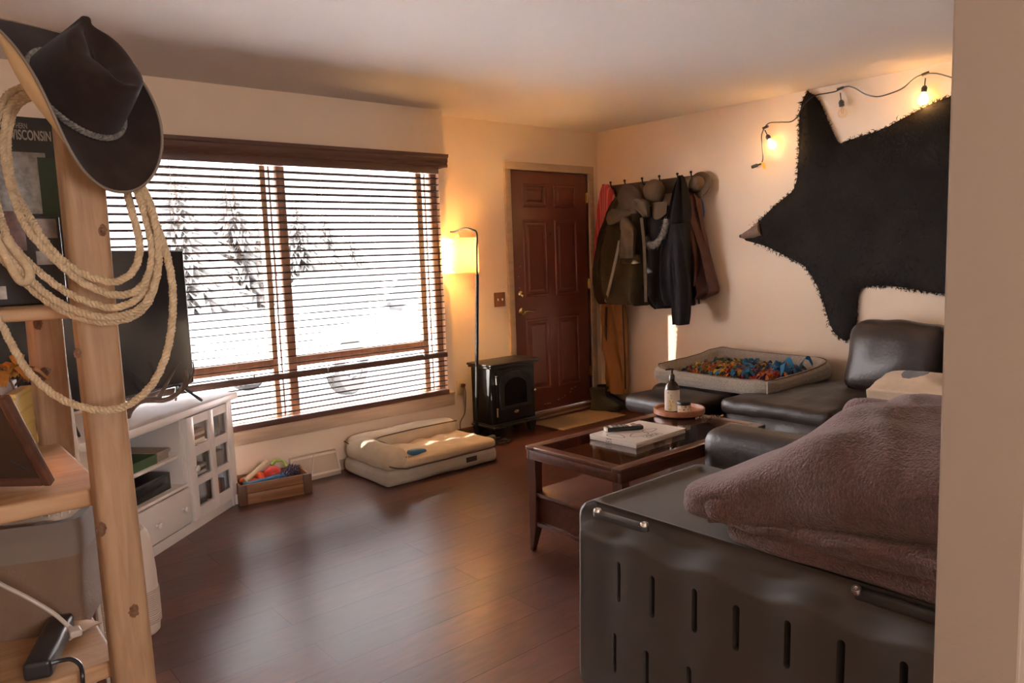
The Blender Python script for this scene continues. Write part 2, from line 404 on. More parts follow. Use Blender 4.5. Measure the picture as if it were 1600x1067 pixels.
# outside ----------------------------------------------------------------
SNOW = mat('snow', (.43, .44, .46), .8, bump=(1.2, .5), var=(.4, (.37, .38, .4), .4))
bm = BM(); surf(bm, lambda u, v: Vector((-60+140*u, 4.85+120*v, -.34+.07*noise.noise(Vector((u*22, v*20, 0)))*min(1, v*6))), 60, 60)
struct('ground_snow', bm, SNOW)
NEED = mat('spruce_needles', (.16, .155, .147), .9, spec=.0, var=(3, (.27, .265, .255), .9))
BARK = mat('bark', (.05, .035, .025), .9)
def conifer(x, y, h, r, label, seed):
    rnd = random.Random(seed)
    t = root('spruce_tree', label, 'tree', (x, y, -.4), group='spruces across the snowy yard')
    bm = BM(); cyl(bm, (0, 0, 0), (0, 0, h*.9), r*.07, .03, 8); obj('trunk', bm, BARK, t, local=True)
    bm = BM(); k = 34
    for i in range(k):
        f = i/(k-1); z = h*(.1+.86*f); rr = r*(1-f)**.8+.12
        for j in range(int(12+16*(1-f))):
            a = rnd.random()*2*PI; L = rr*rnd.uniform(.6, 1.1); dz = -L*rnd.uniform(.15, .45)
            d = Vector((math.cos(a), math.sin(a), 0)); sd = Vector((-d.y, d.x, 0))*L*rnd.uniform(.07, .13)
            p0 = Vector((0, 0, z)); tip = p0+d*L+Vector((0, 0, dz)); mid = p0+d*L*.55+Vector((0, 0, dz*.3+.08*L))
            v = [bm.verts.new(q) for q in (p0, mid+sd, tip, mid-sd, mid-Vector((0, 0, .10*L)))]
            bm.faces.new((v[0], v[1], v[2])); bm.faces.new((v[0], v[2], v[3])); bm.faces.new((v[1], v[4], v[2])); bm.faces.new((v[3], v[2], v[4]))
    obj('branches', bm, NEED, t, local=True, smooth=False)
for i, (px, Y, h, r, lb) in enumerate((
        (285, 30, 6.5, 2.6, 'tall dark spruce seen just above the television through the blind'),
        (330, 37, 5.6, 2.4, 'spruce next to the tall one above the television, seen through the blind'),
        (375, 31, 6.4, 2.6, 'spruce seen between the television and the window mullion'),
        (405, 43, 5.2, 2.2, 'pale spruce seen right beside the window mullion, television side'),
        (470, 31, 5.0, 2.4, 'spruce seen just past the window mullion on the door side'),
        (512, 37, 4.6, 2.2, 'second spruce past the window mullion on the door side'),
        (550, 46, 3.8, 2.0, 'small spruce at the end of the row, closest to the parked car'))):
    p = at_y(px, 430, Y); conifer(p.x, Y, h, r, lb, i)
# parked car (white), seen over the snow through the panes
cp = Vector((4.50, 8.55, -.30)); cyaw = math.radians(28)
car = root('car', 'white car parked in the snow outside the window', 'car', cp, cyaw)
CARW = mat('car_white', (.8, .8, .8), .3, coat=.5); TYRE = mat('tyre_rubber', (.022, .022, .021), .9, spec=0)
RIMM = mat('wheel_rim', (.07, .07, .072), .5); CGL = mat('car_glass', (.03, .03, .03), .5, spec=.1)
bm = BM()
side = [(-.85, .32), (-.82, .75), (-.55, .93), (.55, 1.02), (1.25, 1.52), (2.9, 1.58), (3.6, 1.05), (3.75, .9), (3.75, .35)]
prof = []
t = BM(); ys = [(.0, .0), (.06, .06), (.9, .12), (1.66, .06), (1.72, 0)]
rows = []
for yy, _ in ((0, 0), (.12, 0), (.86, 0), (1.6, 0), (1.72, 0)):
    edge = yy in (0, 1.72)
    rows.append([t.verts.new((x*(1 if not edge else .985), yy, z if (z < .8 or not edge) else z-.05)) for x, z in side])
for A, B in zip(rows, rows[1:]):
    for i in range(len(side)-1): t.faces.new((A[i], A[i+1], B[i+1], B[i]))
t.faces.new(rows[0]); t.faces.new(rows[-1][::-1])
bmesh.ops.recalc_face_normals(t, faces=t.faces[:]); _merge(bm, t)
obj('car_body', bm, CARW, car, local=True, angle=30)
bm = BM()
prism(bm, [(.82, 1.06), (1.32, 1.44), (1.95, 1.48), (1.95, 1.06)], -.008, 0, T(0, 0, 0, 0, PI/2)); prism(bm, [(2.03, 1.06), (2.03, 1.48), (2.8, 1.5), (3.2, 1.1)], -.008, 0, T(0, 0, 0, 0, PI/2))
bm.transform(T(0, -.012, 0)); obj('side_glass', bm, CGL, car, local=True)
bm = BM(); box(bm, (0, 0, 0), (.86, 1.4, .012), T(.9, .86, 1.30, 0, 0, -math.radians(35.5)), bev=.004); obj('windscreen', bm, CGL, car, local=True)
bm = BM(); rbox(bm, (.98, -.14, 1.07), (.13, .22, .16), .05, n=4); obj('side_mirror', bm, mat('mirror_shell', (.012, .012, .012), .6, spec=.1), car, local=True)
for wx in (0, 2.75):
    for wy in (.06, 1.66):
        bm = BM(); s = -1 if wy < 1 else 1
        lathe(bm, [(.20, -.1), (.33, -.1), (.365, -.06), (.37, 0), (.365, .06), (.33, .1), (.20, .1)], T(wx, wy, .37, 0, PI/2), 36)
        w = obj('wheel', bm, TYRE, car, local=True)
        bm = BM(); lathe(bm, [(0, .05), (.05, .06), (.07, .03), (.18, .02), (.21, .085), (.215, .085), (.215, -.05), (0, -.05)], T(wx, wy, .37, 0, PI/2 if s < 0 else -PI/2), 30)
        for j in range(5):
            a = 2*PI*j/5; box(bm, (.12*math.cos(a), 0, .12*math.sin(a)), (.17, .03, .045), T(wx, wy+s*.06, .37) @ Matrix.Translation((0, 0, 0)), bev=.008)
        obj('wheel_rim', bm, RIMM, w, local=True)

# blind ------------------------------------------------------------------
blind = root('window_blind', 'dark brown wooden slat blind with moulded valance over the window', 'blind', (1.95, WY-.06, 2.0))
BX0, BX1, BYC = .80, 3.11, WY-.078
def valance(bm):
    prof = [(0, 0), (-.012, .0), (-.018, .012), (-.012, .028), (-.02, .04), (-.02, .062), (-.03, .07), (-.034, .09), (0, .09)]
    t = BM(); a = [[t.verts.new((x, WY-.095+p, 2.035+q)) for p, q in prof] for x in (.74, 3.185)]
    k = len(prof)
    for i in range(k): t.faces.new((a[0][i], a[0][(i+1) % k], a[1][(i+1) % k], a[1][i]))
    t.faces.new(a[0]); t.faces.new(a[1][::-1]); bmesh.ops.recalc_face_normals(t, faces=t.faces[:]); _merge(bm, t)
    bx(bm, .74, .752, WY-.1, WY, 2.035, 2.125); bx(bm, 3.172, 3.185, WY-.1, WY, 2.035, 2.125)
    bx(bm, .74, 3.185, WY-.1, WY, 2.117, 2.125)
bm = BM(); valance(bm); obj('valance', bm, SLAT, blind)
bm = BM(); bx(bm, BX0, BX1, BYC-.028, BYC+.028, 1.99, 2.035, bev=.003); obj('head_rail', bm, SLAT, blind)
z = 1.955; n = 0; sl = []
while z > .455:
    if abs(z-.705) > .02:
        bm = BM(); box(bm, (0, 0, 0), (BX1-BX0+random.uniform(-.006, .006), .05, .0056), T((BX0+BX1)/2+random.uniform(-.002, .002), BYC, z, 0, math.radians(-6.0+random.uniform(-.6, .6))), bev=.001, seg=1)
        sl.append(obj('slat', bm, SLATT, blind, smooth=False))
    z -= .0437 if z > .70 else .036
for z0 in (.700, .425):
    bm = BM(); bx(bm, BX0-.002, BX1+(.004 if z0 > .6 else .006), BYC-.033, BYC+.027, z0-.018, z0+.018, bev=.006); obj('bottom_rail', bm, SLAT, blind)
for x in (.95, 1.30, 1.60, 1.78, 2.20, 2.55, 2.92):
    bm = BM()
    for dy in (-.031, .031): cyl(bm, (x, BYC+dy, .43), (x, BYC+dy, 2.0), .0011, n=6)
    cyl(bm, (x+.006, BYC, .43), (x+.006, BYC, 2.0), .0011, n=6)
    obj('ladder_cord', bm, CORDM, blind)
for px, py in ((513, 577), (663, 556), (397, 588)):
    p = at_y(px, py, BYC-.035); bm = BM(); bx(bm, p.x-.006, p.x+.006, BYC-.037, BYC-.033, p.z-.02, p.z+.016, bev=.001); obj('hold_clip', bm, CHROME, blind)

# door -------------------------------------------------------------------
bm = BM()
fw = .06
bx(bm, DX0-fw, DX0, DY-.02, DY+.1, 0, DZ1, bev=.004); bx(bm, DX1, DX1+fw, DY-.02, DY+.1, 0, DZ1, bev=.004); bx(bm, DX0-fw, DX1+fw, DY-.022, DY+.1, DZ1, DZ1+.062, bev=.004)
struct('trim_door', bm, TRIMB)
bm = BM(); bx(bm, DX0-.0, DX1+.0, DY-.05, DY+.09, 0, .05, bev=.008)
bx(bm, DX0, DX1, DY-.075, DY-.02, 0, .022, bev=.006); struct('trim_threshold', bm, mat('threshold_wood', (.24, .12, .06), .4, grain=((.16, .07, .035), 0, 2)))
bm = BM(); dd0 = DY+.012
box(bm, ((DX0+DX1)/2, dd0+.022, (DZ1+.05)/2), (DX1-DX0-.008, .044, DZ1-.055), bev=.002)
door = struct('door_1', bm, DOORM)
dw = DX1-DX0
def door_panel(x0, x1, z0, z1):
    bm = BM(); X0, X1 = DX0+dw*x0, DX0+dw*x1
    t = BM()
    rings = []
    for ins, yy in ((0, 0), (.010, -.007), (.020, -.007), (.030, .004), (.036, .004), (.062, -.006)):
        rings.append([t.verts.new(v) for v in ((X0+ins, dd0+yy-.0005, z0+ins), (X1-ins, dd0+yy-.0005, z0+ins), (X1-ins, dd0+yy-.0005, z1-ins), (X0+ins, dd0+yy-.0005, z1-ins))])
    for A, B in zip(rings, rings[1:]):
        for i in range(4): t.faces.new((A[i], A[(i+1) % 4], B[(i+1) % 4], B[i]))
    t.faces.new(rings[-1]); _merge(bm, t)
    obj('raised_panel', bm, DOORM, door, angle=20)
for x0, x1 in ((.15, .455), (.545, .85)):
    for z0, z1 in ((.24, .86), (1.04, 1.69), (1.79, 1.985)): door_panel(x0, x1, z0, z1)
bm = BM(); hx = at_y(815, 490, dd0).x; hz = .925
lathe(bm, [(0, 0), (.032, 0), (.034, .006), (.028, .013), (.014, .016), (.012, .045), (0, .047)], T(hx, dd0, hz, 0, PI/2))
tube(bm, spline([(hx, dd0-.043, hz), (hx+.03, dd0-.05, hz+.004), (hx+.065, dd0-.05, hz+.001), (hx+.115, dd0-.047, hz-.004)], 5), [.009]*6+[.0085]*5+[.007]*5, 10)
obj('lever_handle', bm, BRASS, door)
bm = BM(); lathe(bm, [(0, 0), (.031, 0), (.032, .008), (.024, .018), (.012, .022), (0, .022)], T(hx-.005, dd0, 1.07, 0, PI/2)); obj('deadbolt', bm, BRASS, door)
bm = BM(); lathe(bm, [(0, 0), (.009, 0), (.008, .006), (0, .006)], T(DX0+dw*.49, dd0, 1.565, 0, PI/2)); obj('peephole', bm, BRASS, door)
for z0 in (.33, 1.12, 1.88):
    bm = BM(); cyl(bm, (DX1-.004, dd0-.012, z0-.045), (DX1-.004, dd0-.012, z0+.045), .006, n=10); bx(bm, DX1-.02, DX1, dd0-.004, dd0, z0-.045, z0+.045); obj('hinge', bm, BRASS, door)
bm = BM()
for k in range(9):
    cx = DX0+dw*.55+.04*k+random.uniform(-.02, .02); cz = .17+random.uniform(-.05, .04)
    if k > 5: cx = DX0+dw*.36+.03*(k-6); cz = .105
    t = BM(); n = 7
    vs = [t.verts.new((cx+random.uniform(.3, 1)*.016*math.cos(2*PI*i/n), dd0-.0012, cz+random.uniform(.3, 1)*.008*math.sin(2*PI*i/n))) for i in range(n)]
    t.faces.new(vs); _merge(bm, t)
for px, py in ((813, 416), (810, 432), (812, 450)):
    p = at_y(px, py, dd0); t = BM(); vs = [t.verts.new((p.x+.006*math.cos(2*PI*i/6), dd0-.0012, p.z+.004*math.sin(2*PI*i/6))) for i in range(6)]; t.faces.new(vs); _merge(bm, t)
obj('paint_chips', bm, mat('chip_tan', (.45, .32, .2), .7), door, smooth=False)

# switch and outlet
bm = BM(); x, zc = 3.845, 1.045
bx(bm, x-.058, x+.058, DY-.007, DY, zc-.058, zc+.058, bev=.004); sw = obj('switch_plate', bm, mat('oak_plate', (.27, .1, .035), .4, grain=((.18, .06, .02), 2, 3)), base=(x, DY, zc))
tag(sw, 'brown wooden double light switch plate on the wall beside the door', 'light switch')
for dx in (-.023, .023):
    bm = BM(); box(bm, (x+dx, DY-.011, zc), (.008, .012, .018), T(), bev=.002); obj('toggle', bm, PAPER, sw)
bm = BM(); x, zc = at_y(719, 605, DY).x, at_y(719, 605, DY).z
bx(bm, x-.036, x+.036, DY-.006, DY, zc-.058, zc+.058, bev=.003); ol = obj('wall_outlet', bm, mat('ivory', (.66, .5, .3), .4), base=(x, DY, zc))
tag(ol, 'ivory wall outlet behind the floor lamp', 'outlet')
for dz in (-.02, .02):
    bm = BM(); rbox(bm, (x, DY-.007, zc+dz), (.03, .004, .028), .002, n=2); obj('socket_face', bm, mat('ivory_face', (.55, .42, .26), .4), ol)
bm = BM(); bx(bm, x+.0, x+.026, DY-.04, DY-.006, zc+.006, zc+.03, bev=.005)
tube(bm, spline([(x+.013, DY-.035, zc+.01), (x+.03, DY-.03, zc-.05), (x+.02, DY-.02, zc-.2), (x-.03, DY-.02, .1), (x-.01, DY-.03, .012), (x+.08, DY-.1, .006)], 6), .0035, 8)
CORD_BM = bm

# ================================================================== ALONG THE BACK WALL
# floor lamp ---------------------------------------------------------------
LB = Vector((3.37, 4.50, 0))
lamp = root('floor_lamp', 'black arc floor lamp with lit cream drum shade beside the window', 'lamp', LB)
bm = BM(); box(bm, (LB.x+.02, LB.y-.0, .011), (.30, .24, .022), T(), bev=.006); obj('base', bm, BLACKM, lamp)
p0 = Vector((3.372, 4.47, .02)); p1 = Vector((3.352, 4.352, 1.27)); p2 = Vector((3.343, 4.325, 1.565))
bm = BM(); tube(bm, [p0, p0.lerp(p1, .5), p1], .0125, 14); obj('pole', bm, BLACKM, lamp)
SC = Vector((3.312, 4.515, 1.41))
hook = Vector((SC.x-.045, SC.y-.02, 1.585))
bm = BM(); tube(bm, spline([p1, p1.lerp(p2, .6), p2, p2+Vector((-.02, .03, .028)), p2.lerp(hook, .55)+Vector((0, 0, .03)), hook, hook+Vector((-.03, .01, 0))], 6), .0065, 10); obj('arm', bm, BLACKM, lamp)
bm = BM(); cyl(bm, (SC.x, SC.y, 1.535), (SC.x, SC.y, 1.592), .004, n=8); lathe(bm, [(0, .05), (.018, .05), (.026, 0), (.024, 0), (0, .02)], T(SC.x, SC.y, 1.515)); obj('socket_cap', bm, mat('lamp_cap', (.42, .36, .24), .5), lamp)
def shade_mat():
    m = bpy.data.materials.new('lamp_shade_linen'); m.use_nodes = True; N, L = m.node_tree.nodes, m.node_tree.links; N.clear()
    o = N.new('ShaderNodeOutputMaterial'); a = N.new('ShaderNodeBsdfDiffuse'); b = N.new('ShaderNodeBsdfTranslucent'); x = N.new('ShaderNodeMixShader')
    n = N.new('ShaderNodeTexNoise'); n.inputs['Scale'].default_value = 90; cr = N.new('ShaderNodeMapRange'); cr.inputs[3].default_value = .82; cr.inputs[4].default_value = 1.0
    tc = N.new('ShaderNodeTexCoord'); L.new(tc.outputs['Object'], n.inputs[0]); L.new(n.outputs[0], cr.inputs[0])
    mx = N.new('ShaderNodeMix'); mx.data_type = 'RGBA'; mx.blend_type = 'MULTIPLY'; mx.inputs[0].default_value = 1; mx.inputs[6].default_value = (.84, .72, .52, 1); L.new(cr.outputs[0], mx.inputs[7])
    L.new(mx.outputs[2], a.inputs[0]); L.new(mx.outputs[2], b.inputs[0])
    x.inputs[0].default_value = .42; L.new(a.outputs[0], x.inputs[1]); L.new(b.outputs[0], x.inputs[2]); L.new(x.outputs[0], o.inputs[0]); return m
bm = BM(); lathe(bm, [(.143, -.128), (.146, -.128), (.146, .128), (.143, .128), (.143, -.128)], T(*SC), 56); shade = obj('lamp_shade', bm, shade_mat(), lamp)
bm = BM()
for k in range(3):
    a = 2*PI*k/3; cyl(bm, (SC.x, SC.y, 1.532), (SC.x+.144*math.cos(a), SC.y+.144*math.sin(a), 1.532), .002, n=6)
obj('shade_spider', bm, BLACKM, lamp)
obj('power_cord', CORD_BM, mat('cord_dark', (.1, .035, .02), .5), lamp)
BULBG = mat('bulb_warm', (1, .8, .5), .4, emit=((1, .62, .26), 20))
bm = BM(); ball(bm, (SC.x, SC.y, 1.43), .03); obj('bulb', bm, BULBG, lamp)
light('floor_lamp_light', 'POINT', (SC.x, SC.y, 1.43), 46, (1, .57, .21), shadow_soft_size=.034)

# electric stove heater ------------------------------------------------------
SX, SY = 3.695, 4.395
st = root('electric_stove', 'black electric stove heater with arched door beside the floor lamp', 'heater', (SX, SY, 0), math.radians(2))
w, dp, h = .455, .235, .585
GR = mat('stove_glass', (.012, .011, .011), .12)
bm = BM(); bx(bm, -w/2, w/2, 0, dp, .10, h-.03, bev=.006)
for s in (-1, 1): bx(bm, s*w/2-.001, s*w/2+.001, .05, .19, .2, .47)
obj('body', bm, BLACKM, st, local=True)
bm = BM(); bx(bm, -w/2-.022, w/2+.028, -.03, dp+.012, h-.035, h-.02, bev=.005); bx(bm, -w/2-.03, w/2+.036, -.038, dp+.02, h-.02, h, bev=.008); obj('top', bm, mat('stove_top', (.02, .017, .015), .3), st, local=True)
bm = BM(); bx(bm, -w/2-.012, w/2+.02, -.035, dp+.01, .088, .103, bev=.005); bx(bm, -w/2-.004, w/2+.01, -.02, dp, .103, .116, bev=.004); obj('ledge', bm, mat('stove_ledge', (.035, .032, .03), .28), st, local=True)
for sx, sy in ((-w/2+.03, .02), (w/2-.03, .02), (-w/2+.03, dp-.03), (w/2-.03, dp-.03)):
    bm = BM(); t = BM(); bmesh.ops.create_cube(t, size=1)
    for v in t.verts: v.co = Vector((sx+v.co.x*(.075 if v.co.z > 0 else .05), sy+v.co.y*(.06 if v.co.z > 0 else .045), .044+v.co.z*.088))
    bmesh.ops.bevel(t, geom=t.edges[:], offset=.006, segments=2, affect='EDGES'); _merge(bm, t); obj('foot', bm, BLACKM, st, local=True)
dwx, z0, z1 = .185, .135, .525
bm = BM(); bx(bm, -dwx, dwx+.01, -.014, .0, z0, z1, bev=.004); sd = obj('stove_door', bm, BLACKM, st, local=True)
def arch(cx, hw, zb, zs, rise, n=12):
    p = [(cx-hw, zb), (cx+hw, zb)]
    for i in range(n+1):
        a = PI*i/n; p.append((cx+hw*math.cos(a), zs+rise*math.sin(a)))
    return p
bm = BM()
outer = arch(.005, .168, .225, .425, .085); inner = arch(.005, .118, .245, .385, .075)
t = BM(); A = [t.verts.new((x, -.022, z)) for x, z in outer]; B_ = [t.verts.new((x, -.022, z)) for x, z in inner]
A2 = [t.verts.new((x, -.012, z)) for x, z in outer]; B2 = [t.verts.new((x, -.010, z)) for x, z in inner]; k = len(A)
for i in range(k):
    j = (i+1) % k; t.faces.new((A[i], A[j], B_[j], B_[i])); t.faces.new((A[i], A[j], A2[j], A2[i])); t.faces.new((B_[i], B_[j], B2[j], B2[i]))
_merge(bm, t)
for i in range(7):
    a = PI*(i+.5)/7; x0, zq = .005+.122*math.cos(a), .388+.079*math.sin(a); x1, zr = .005+.163*math.cos(a), .425+.081*math.sin(a)
    cyl(bm, (x0, -.0225, zq), (x1, -.0225, zr), .003, n=6)
obj('arch_frame', bm, mat('stove_frame', (.034, .031, .03), .35), sd, local=True)
bm = BM(); t = BM(); t.faces.new([t.verts.new((x, -.0155, z)) for x, z in inner]); _merge(bm, t); obj('fire_window', bm, GR, sd, local=True)
for zz in (.455, .205):
    bm = BM(); cyl(bm, (-dwx-.008, -.024, zz-.028), (-dwx-.008, -.024, zz+.028), .007, n=12); ball(bm, (-dwx-.008, -.024, zz+.034), .010, sub=2); obj('hinge', bm, CHROME, sd, local=True)
bm = BM(); cyl(bm, (dwx+.005, -.012, .335), (dwx+.005, -.035, .335), .006); ball(bm, (dwx+.005, -.042, .335), .014, sub=2); obj('knob', bm, CHROME, sd, local=True)
bm = BM(); ball(bm, (.01, -.016, .19), .016, sub=3, sc=(1.5, .25, .8)); obj('oval_badge', bm, CHROME, sd, local=True)
cr = root('cable_bundle', 'small coiled black cable with grey plug lying by the stove foot', 'cable', (3.43, 4.33, 0))
bm = BM(); pts = []
for i in range(60):
    a = i*.42; r = .055+.012*math.sin(i*.9); pts.append((3.46+r*1.2*math.cos(a), 4.28+r*.8*math.sin(a), .006+.006*(i % 3)))
tube(bm, spline(pts, 2), .0038, 6); obj('coil', bm, BLACKP, cr)
bm = BM(); rbox(bm, (3.43, 4.36, .028), (.07, .045, .05), .018, n=3); obj('plug_block', bm, mat('plug_grey', (.12, .11, .10), .5), cr)

bm = BM(); rbox(bm, (4.40, 4.385, .006), (.74, .37, .012), .005, T(), n=8, nz=.001)
t = obj('doormat', bm, mat('tan_mat', (.36, .23, .12), .95, var=(60, (.28, .17, .085), .7), bump=(220, .5)), base=(4.4, 4.385, 0)); tag(t, 'plain tan doormat on the floor at the entry door', 'doormat')

# floor dog bed ---------------------------------------------------------------
db = root('dog_bed', 'beige canvas bolster dog bed on the floor under the window', 'dog bed', (2.72, 4.2, 0))
def bedbase(p):
    p.z += .012*noise.noise(Vector((p.x*5, p.y*5, 1)))*(1 if p.z > 0 else 0); return p
bm = BM(); rbox(bm, (2.70, 4.205, .052), (.88, .56, .10), .035, T(), n=14, puff=(.01, .012, .006), nz=.006, nsc=5)
base = obj('base_cushion', bm, LINENG, db)
def tuft(p):
    u, v = p.x/.40, p.y/.25
    g = 0
    for cx in (-.62, -.2, .22, .64):
        for cy in (-.45, .1, .6):
            g -= .020*math.exp(-(((u-cx)/.13)**2+((v-cy)/.2)**2))
    if p.z > 0: p.z += g + .012*noise.noise(Vector((p.x*9, p.y*9, 3)))
    return p
bm = BM(); rbox(bm, (2.755, 4.165, .125), (.76, .47, .055), .026, n=26, puff=(0, 0, .012), fn=tuft); obj('sleeping_pad', bm, mat('pad_tan', (.56, .40, .245), .9, spec=.1, sheen=.25, var=(10, (.5, .34, .2), .6), bump=(180, .25)), db)
def bol(seed):
    def f(p):
        p += noise.noise_vector(p*7+Vector((seed, 0, 0)))*.010; return p
    return f
bm = BM(); rbox(bm, (2.70, 4.425, .165), (.84, .15, .15), .055, n=20, puff=(0, .008, .012), fn=bol(1))
rbox(bm, (2.345, 4.20, .158), (.17, .55, .13), .06, n=16, puff=(.01, 0, .01), fn=bol(5)); obj('bolster', bm, LINEN, db)
bm = BM()
tube(bm, spline([(3.11, 4.355, .222), (2.9, 4.352, .226), (2.65, 4.352, .224), (2.44, 4.34, .216), (2.425, 4.2, .210), (2.425, 4.02, .2), (2.41, 3.93, .17)], 6), .0045, 8)
tube(bm, spline([(2.275, 4.48, .205), (2.268, 4.3, .19), (2.265, 4.05, .17), (2.30, 3.93, .13), (2.42, 3.925, .095)], 6), .004, 8)
tube(bm, spline([(2.42, 3.925, .098), (2.75, 3.92, .1), (3.05, 3.925, .1), (3.138, 3.94, .098)], 6), .004, 8)
obj('piping', bm, PIPE, db)
bm = BM(); bx(bm, 2.86, 2.945, 3.908, 3.914, .045, .078, bev=.001); tg = obj('label_tag', bm, mat('tag_dark', (.03, .018, .016), .6), db)
bm = BM(); rbox(bm, (0, 0, 0), (.13, .06, .028), .013, T(2.54, 4.01, .166, .15, 0, .1), n=6, puff=(0, 0, .006))
t = obj('chew_toy', bm, mat('blue_rubber', (.025, .11, .19), .35), base=(2.54, 4.01, .15)); tag(t, 'blue rubber dog toy lying on the beige bed', 'dog toy')

# toy crate -------------------------------------------------------------------
CR = T(1.715, 4.375, 0, math.radians(-9))
tc_ = root('toy_crate', 'small stained wooden crate of dog toys by the white cabinet', 'crate', (1.715, 4.375, 0), math.radians(-9))
CW = mat('crate_wood', (.30, .13, .045), .5, grain=((.19, .075, .025), 0, 2)); CWD = mat('crate_post', (.13, .055, .024), .5, grain=((.09, .035, .015), 2, 2))
cw, cdp, ch = .42, .24, .12
bm = BM(); bx(bm, -cw/2, cw/2, -cdp/2, cdp/2, 0, .012); obj('bottom', bm, CW, tc_, local=True)
for y in (-cdp/2, cdp/2-.014):
    bm = BM(); bx(bm, -cw/2+.004, cw/2-.004, y, y+.014, .006, .064, bev=.002); bx(bm, -cw/2+.004, cw/2-.004, y, y+.014, .067, ch, bev=.002); obj('long_side', bm, CW, tc_, local=True)
for x in (-cw/2, cw/2-.014):
    bm = BM(); bx(bm, x, x+.014, -cdp/2+.014, cdp/2-.014, .006, ch, bev=.002); obj('short_side', bm, CW, tc_, local=True)
for sx in (-1, 1):
    for sy in (-1, 1):
        bm = BM(); box(bm, (sx*(cw/2-.02), sy*(cdp/2+.004), ch/2), (.05, .012, ch), bev=.002); obj('corner_batten', bm, CWD, tc_, local=True)
def toy(name, label, cat, m, build, lx, ly, z):
    p = CR @ Vector((lx, ly, z)); r = root(name, label, cat, p, math.radians(-9)); r['group'] = 'dog toys in the wooden crate'
    build(r, m); return r
RED = mat('red_rubber', (.56, .035, .02), .4); ORG = mat('orange_rubber', (.62, .10, .03), .45); GRN = mat('green_felt', (.25, .36, .06), .7)
def tomato(r, m):
    bm = BM(); ball(bm, (0, 0, 0), .052, sub=3, sc=(1.05, 1, .95)); obj('ball_body', bm, m, r, local=True)
    bm = BM(); tube(bm, spline([(.0, .02, .048), (.03, .03, .07), (.07, .02, .062), (.085, 0, .03)], 6), [.012]*10+[.008]*9, 8); obj('leaf_loop', bm, GRN, r, local=True)
toy('tomato_toy', 'round red tomato toy with a green loop in the toy crate', 'dog toy', RED, tomato, .02, .02, .12)
def ring(r, m):
    bm = BM(); tube(bm, [(.055*math.cos(2*PI*i/28), .055*math.sin(2*PI*i/28), .012*math.sin(4*PI*i/28)) for i in range(28)], .022, 12, closed=True); obj('ring', bm, m, r, local=True)
toy('ring_toy', 'orange red rubber ring toy under the bone in the toy crate', 'dog toy', ORG, ring, -.1, .03, .105)
def bone(r, m):
    bm = BM(); tube(bm, spline([(-.075, -.03, -.02), (-.06, -.025, -.012), (0, 0, .02), (.06, .02, .055), (.072, .024, .062)], 6), [.012]+[.022]*4+[.014]*14+[.018]*5+[.01], 12); obj('bone_body', bm, m, r, local=True)
toy('bone_toy', 'pale bone chew stick leaning on the red tomato toy', 'dog toy', mat('bone_pale', (.62, .46, .28), .55), bone, -.085, -.02, .145)
def ropes(r, m):
    for k in range(3):
        bm = BM(); tube(bm, spline([(-.13, -.012+.012*k, -.004+.004*k), (-.1, -.03+.012*k, .003), (0, -.02+.01*k, .010), (.1, -.01+.012*k, .012), (.13, .0+.01*k, .0)], 6), .008, 8); obj('rope_strand', bm, [mat('rope_blue', (.03, .13, .25), .8), mat('rope_dark', (.02, .04, .09), .8), mat('rope_teal', (.08, .25, .33), .8)][k], r, local=True)
toy('rope_toy', 'blue braided rope tug lying along the front of the toy crate', 'dog toy', RED, ropes, -.04, -.07, .112)
PUR = mat('purple_rubber', (.035, .017, .04), .5)
def spiky(r, m):
    bm = BM(); ball(bm, (0, 0, 0), .034, sub=2)
    for i in range(70):
        z = 1-2*(i+.5)/70; a = i*2.39996; d = Vector((math.sqrt(1-z*z)*math.cos(a), math.sqrt(1-z*z)*math.sin(a), z)); cyl(bm, d*.03, d*.049, .0045, .002, n=5)
    obj('spiked_ball', bm, m, r, local=True)
toy('spiky_ball', 'purple spiky ball leaning against the end of the toy crate', 'dog toy', PUR, spiky, .135, .02, .115)
toy('spiky_ball', 'purple spiky ball in front of the other one in the toy crate', 'dog toy', PUR, spiky, .075, -.055, .108)
bm = BM()
rg = root('floor_register', 'white wedge shaped baseboard heat register between crate and dog bed', 'vent', (2.08, WY, 0))
x0, x1 = 1.90, 2.225
prism(bm, [(-.001, 0), (-.075, 0), (-.075, .025), (-.022, .15), (-.001, .158)], x0, x1, Matrix(((0, 0, 1, 0), (1, 0, 0, WY-.012), (0, 1, 0, 0), (0, 0, 0, 1))), bev=.003); obj('housing', bm, mat('register_white', (.46, .36, .27), .5), rg)
bm = BM(); W1 = mat('register_rim', (.66, .54, .42), .5)
A_, B_2 = Vector((0, WY-.012-.0755, .026)), Vector((0, WY-.012-.023, .150))
for f0, f1, xa, xb in ((0, .1, x0, x1), (.9, 1, x0, x1), (0, 1, x0, x0+.012), (0, 1, x1-.012, x1)):
    a, b = A_.lerp(B_2, f0), A_.lerp(B_2, f1); nrm = Vector((0, -.92, .39))*.004
    vs = [bm.verts.new(q) for q in ((xa, a.y, a.z), (xb, a.y, a.z), (xb, b.y, b.z), (xa, b.y, b.z))]; vs2 = [bm.verts.new(v.co+nrm) for v in vs]
    bm.faces.new(vs2)
    for q in range(4): bm.faces.new((vs[q], vs[(q+1) % 4], vs2[(q+1) % 4], vs2[q]))
obj('front_rim', bm, W1, rg)
bm = BM(); cyl(bm, (2.015, WY-.092, .03), (2.06, WY-.038, .15), .004, n=8); obj('brace', bm, mat('register_w2', (.6, .5, .4), .5), rg)

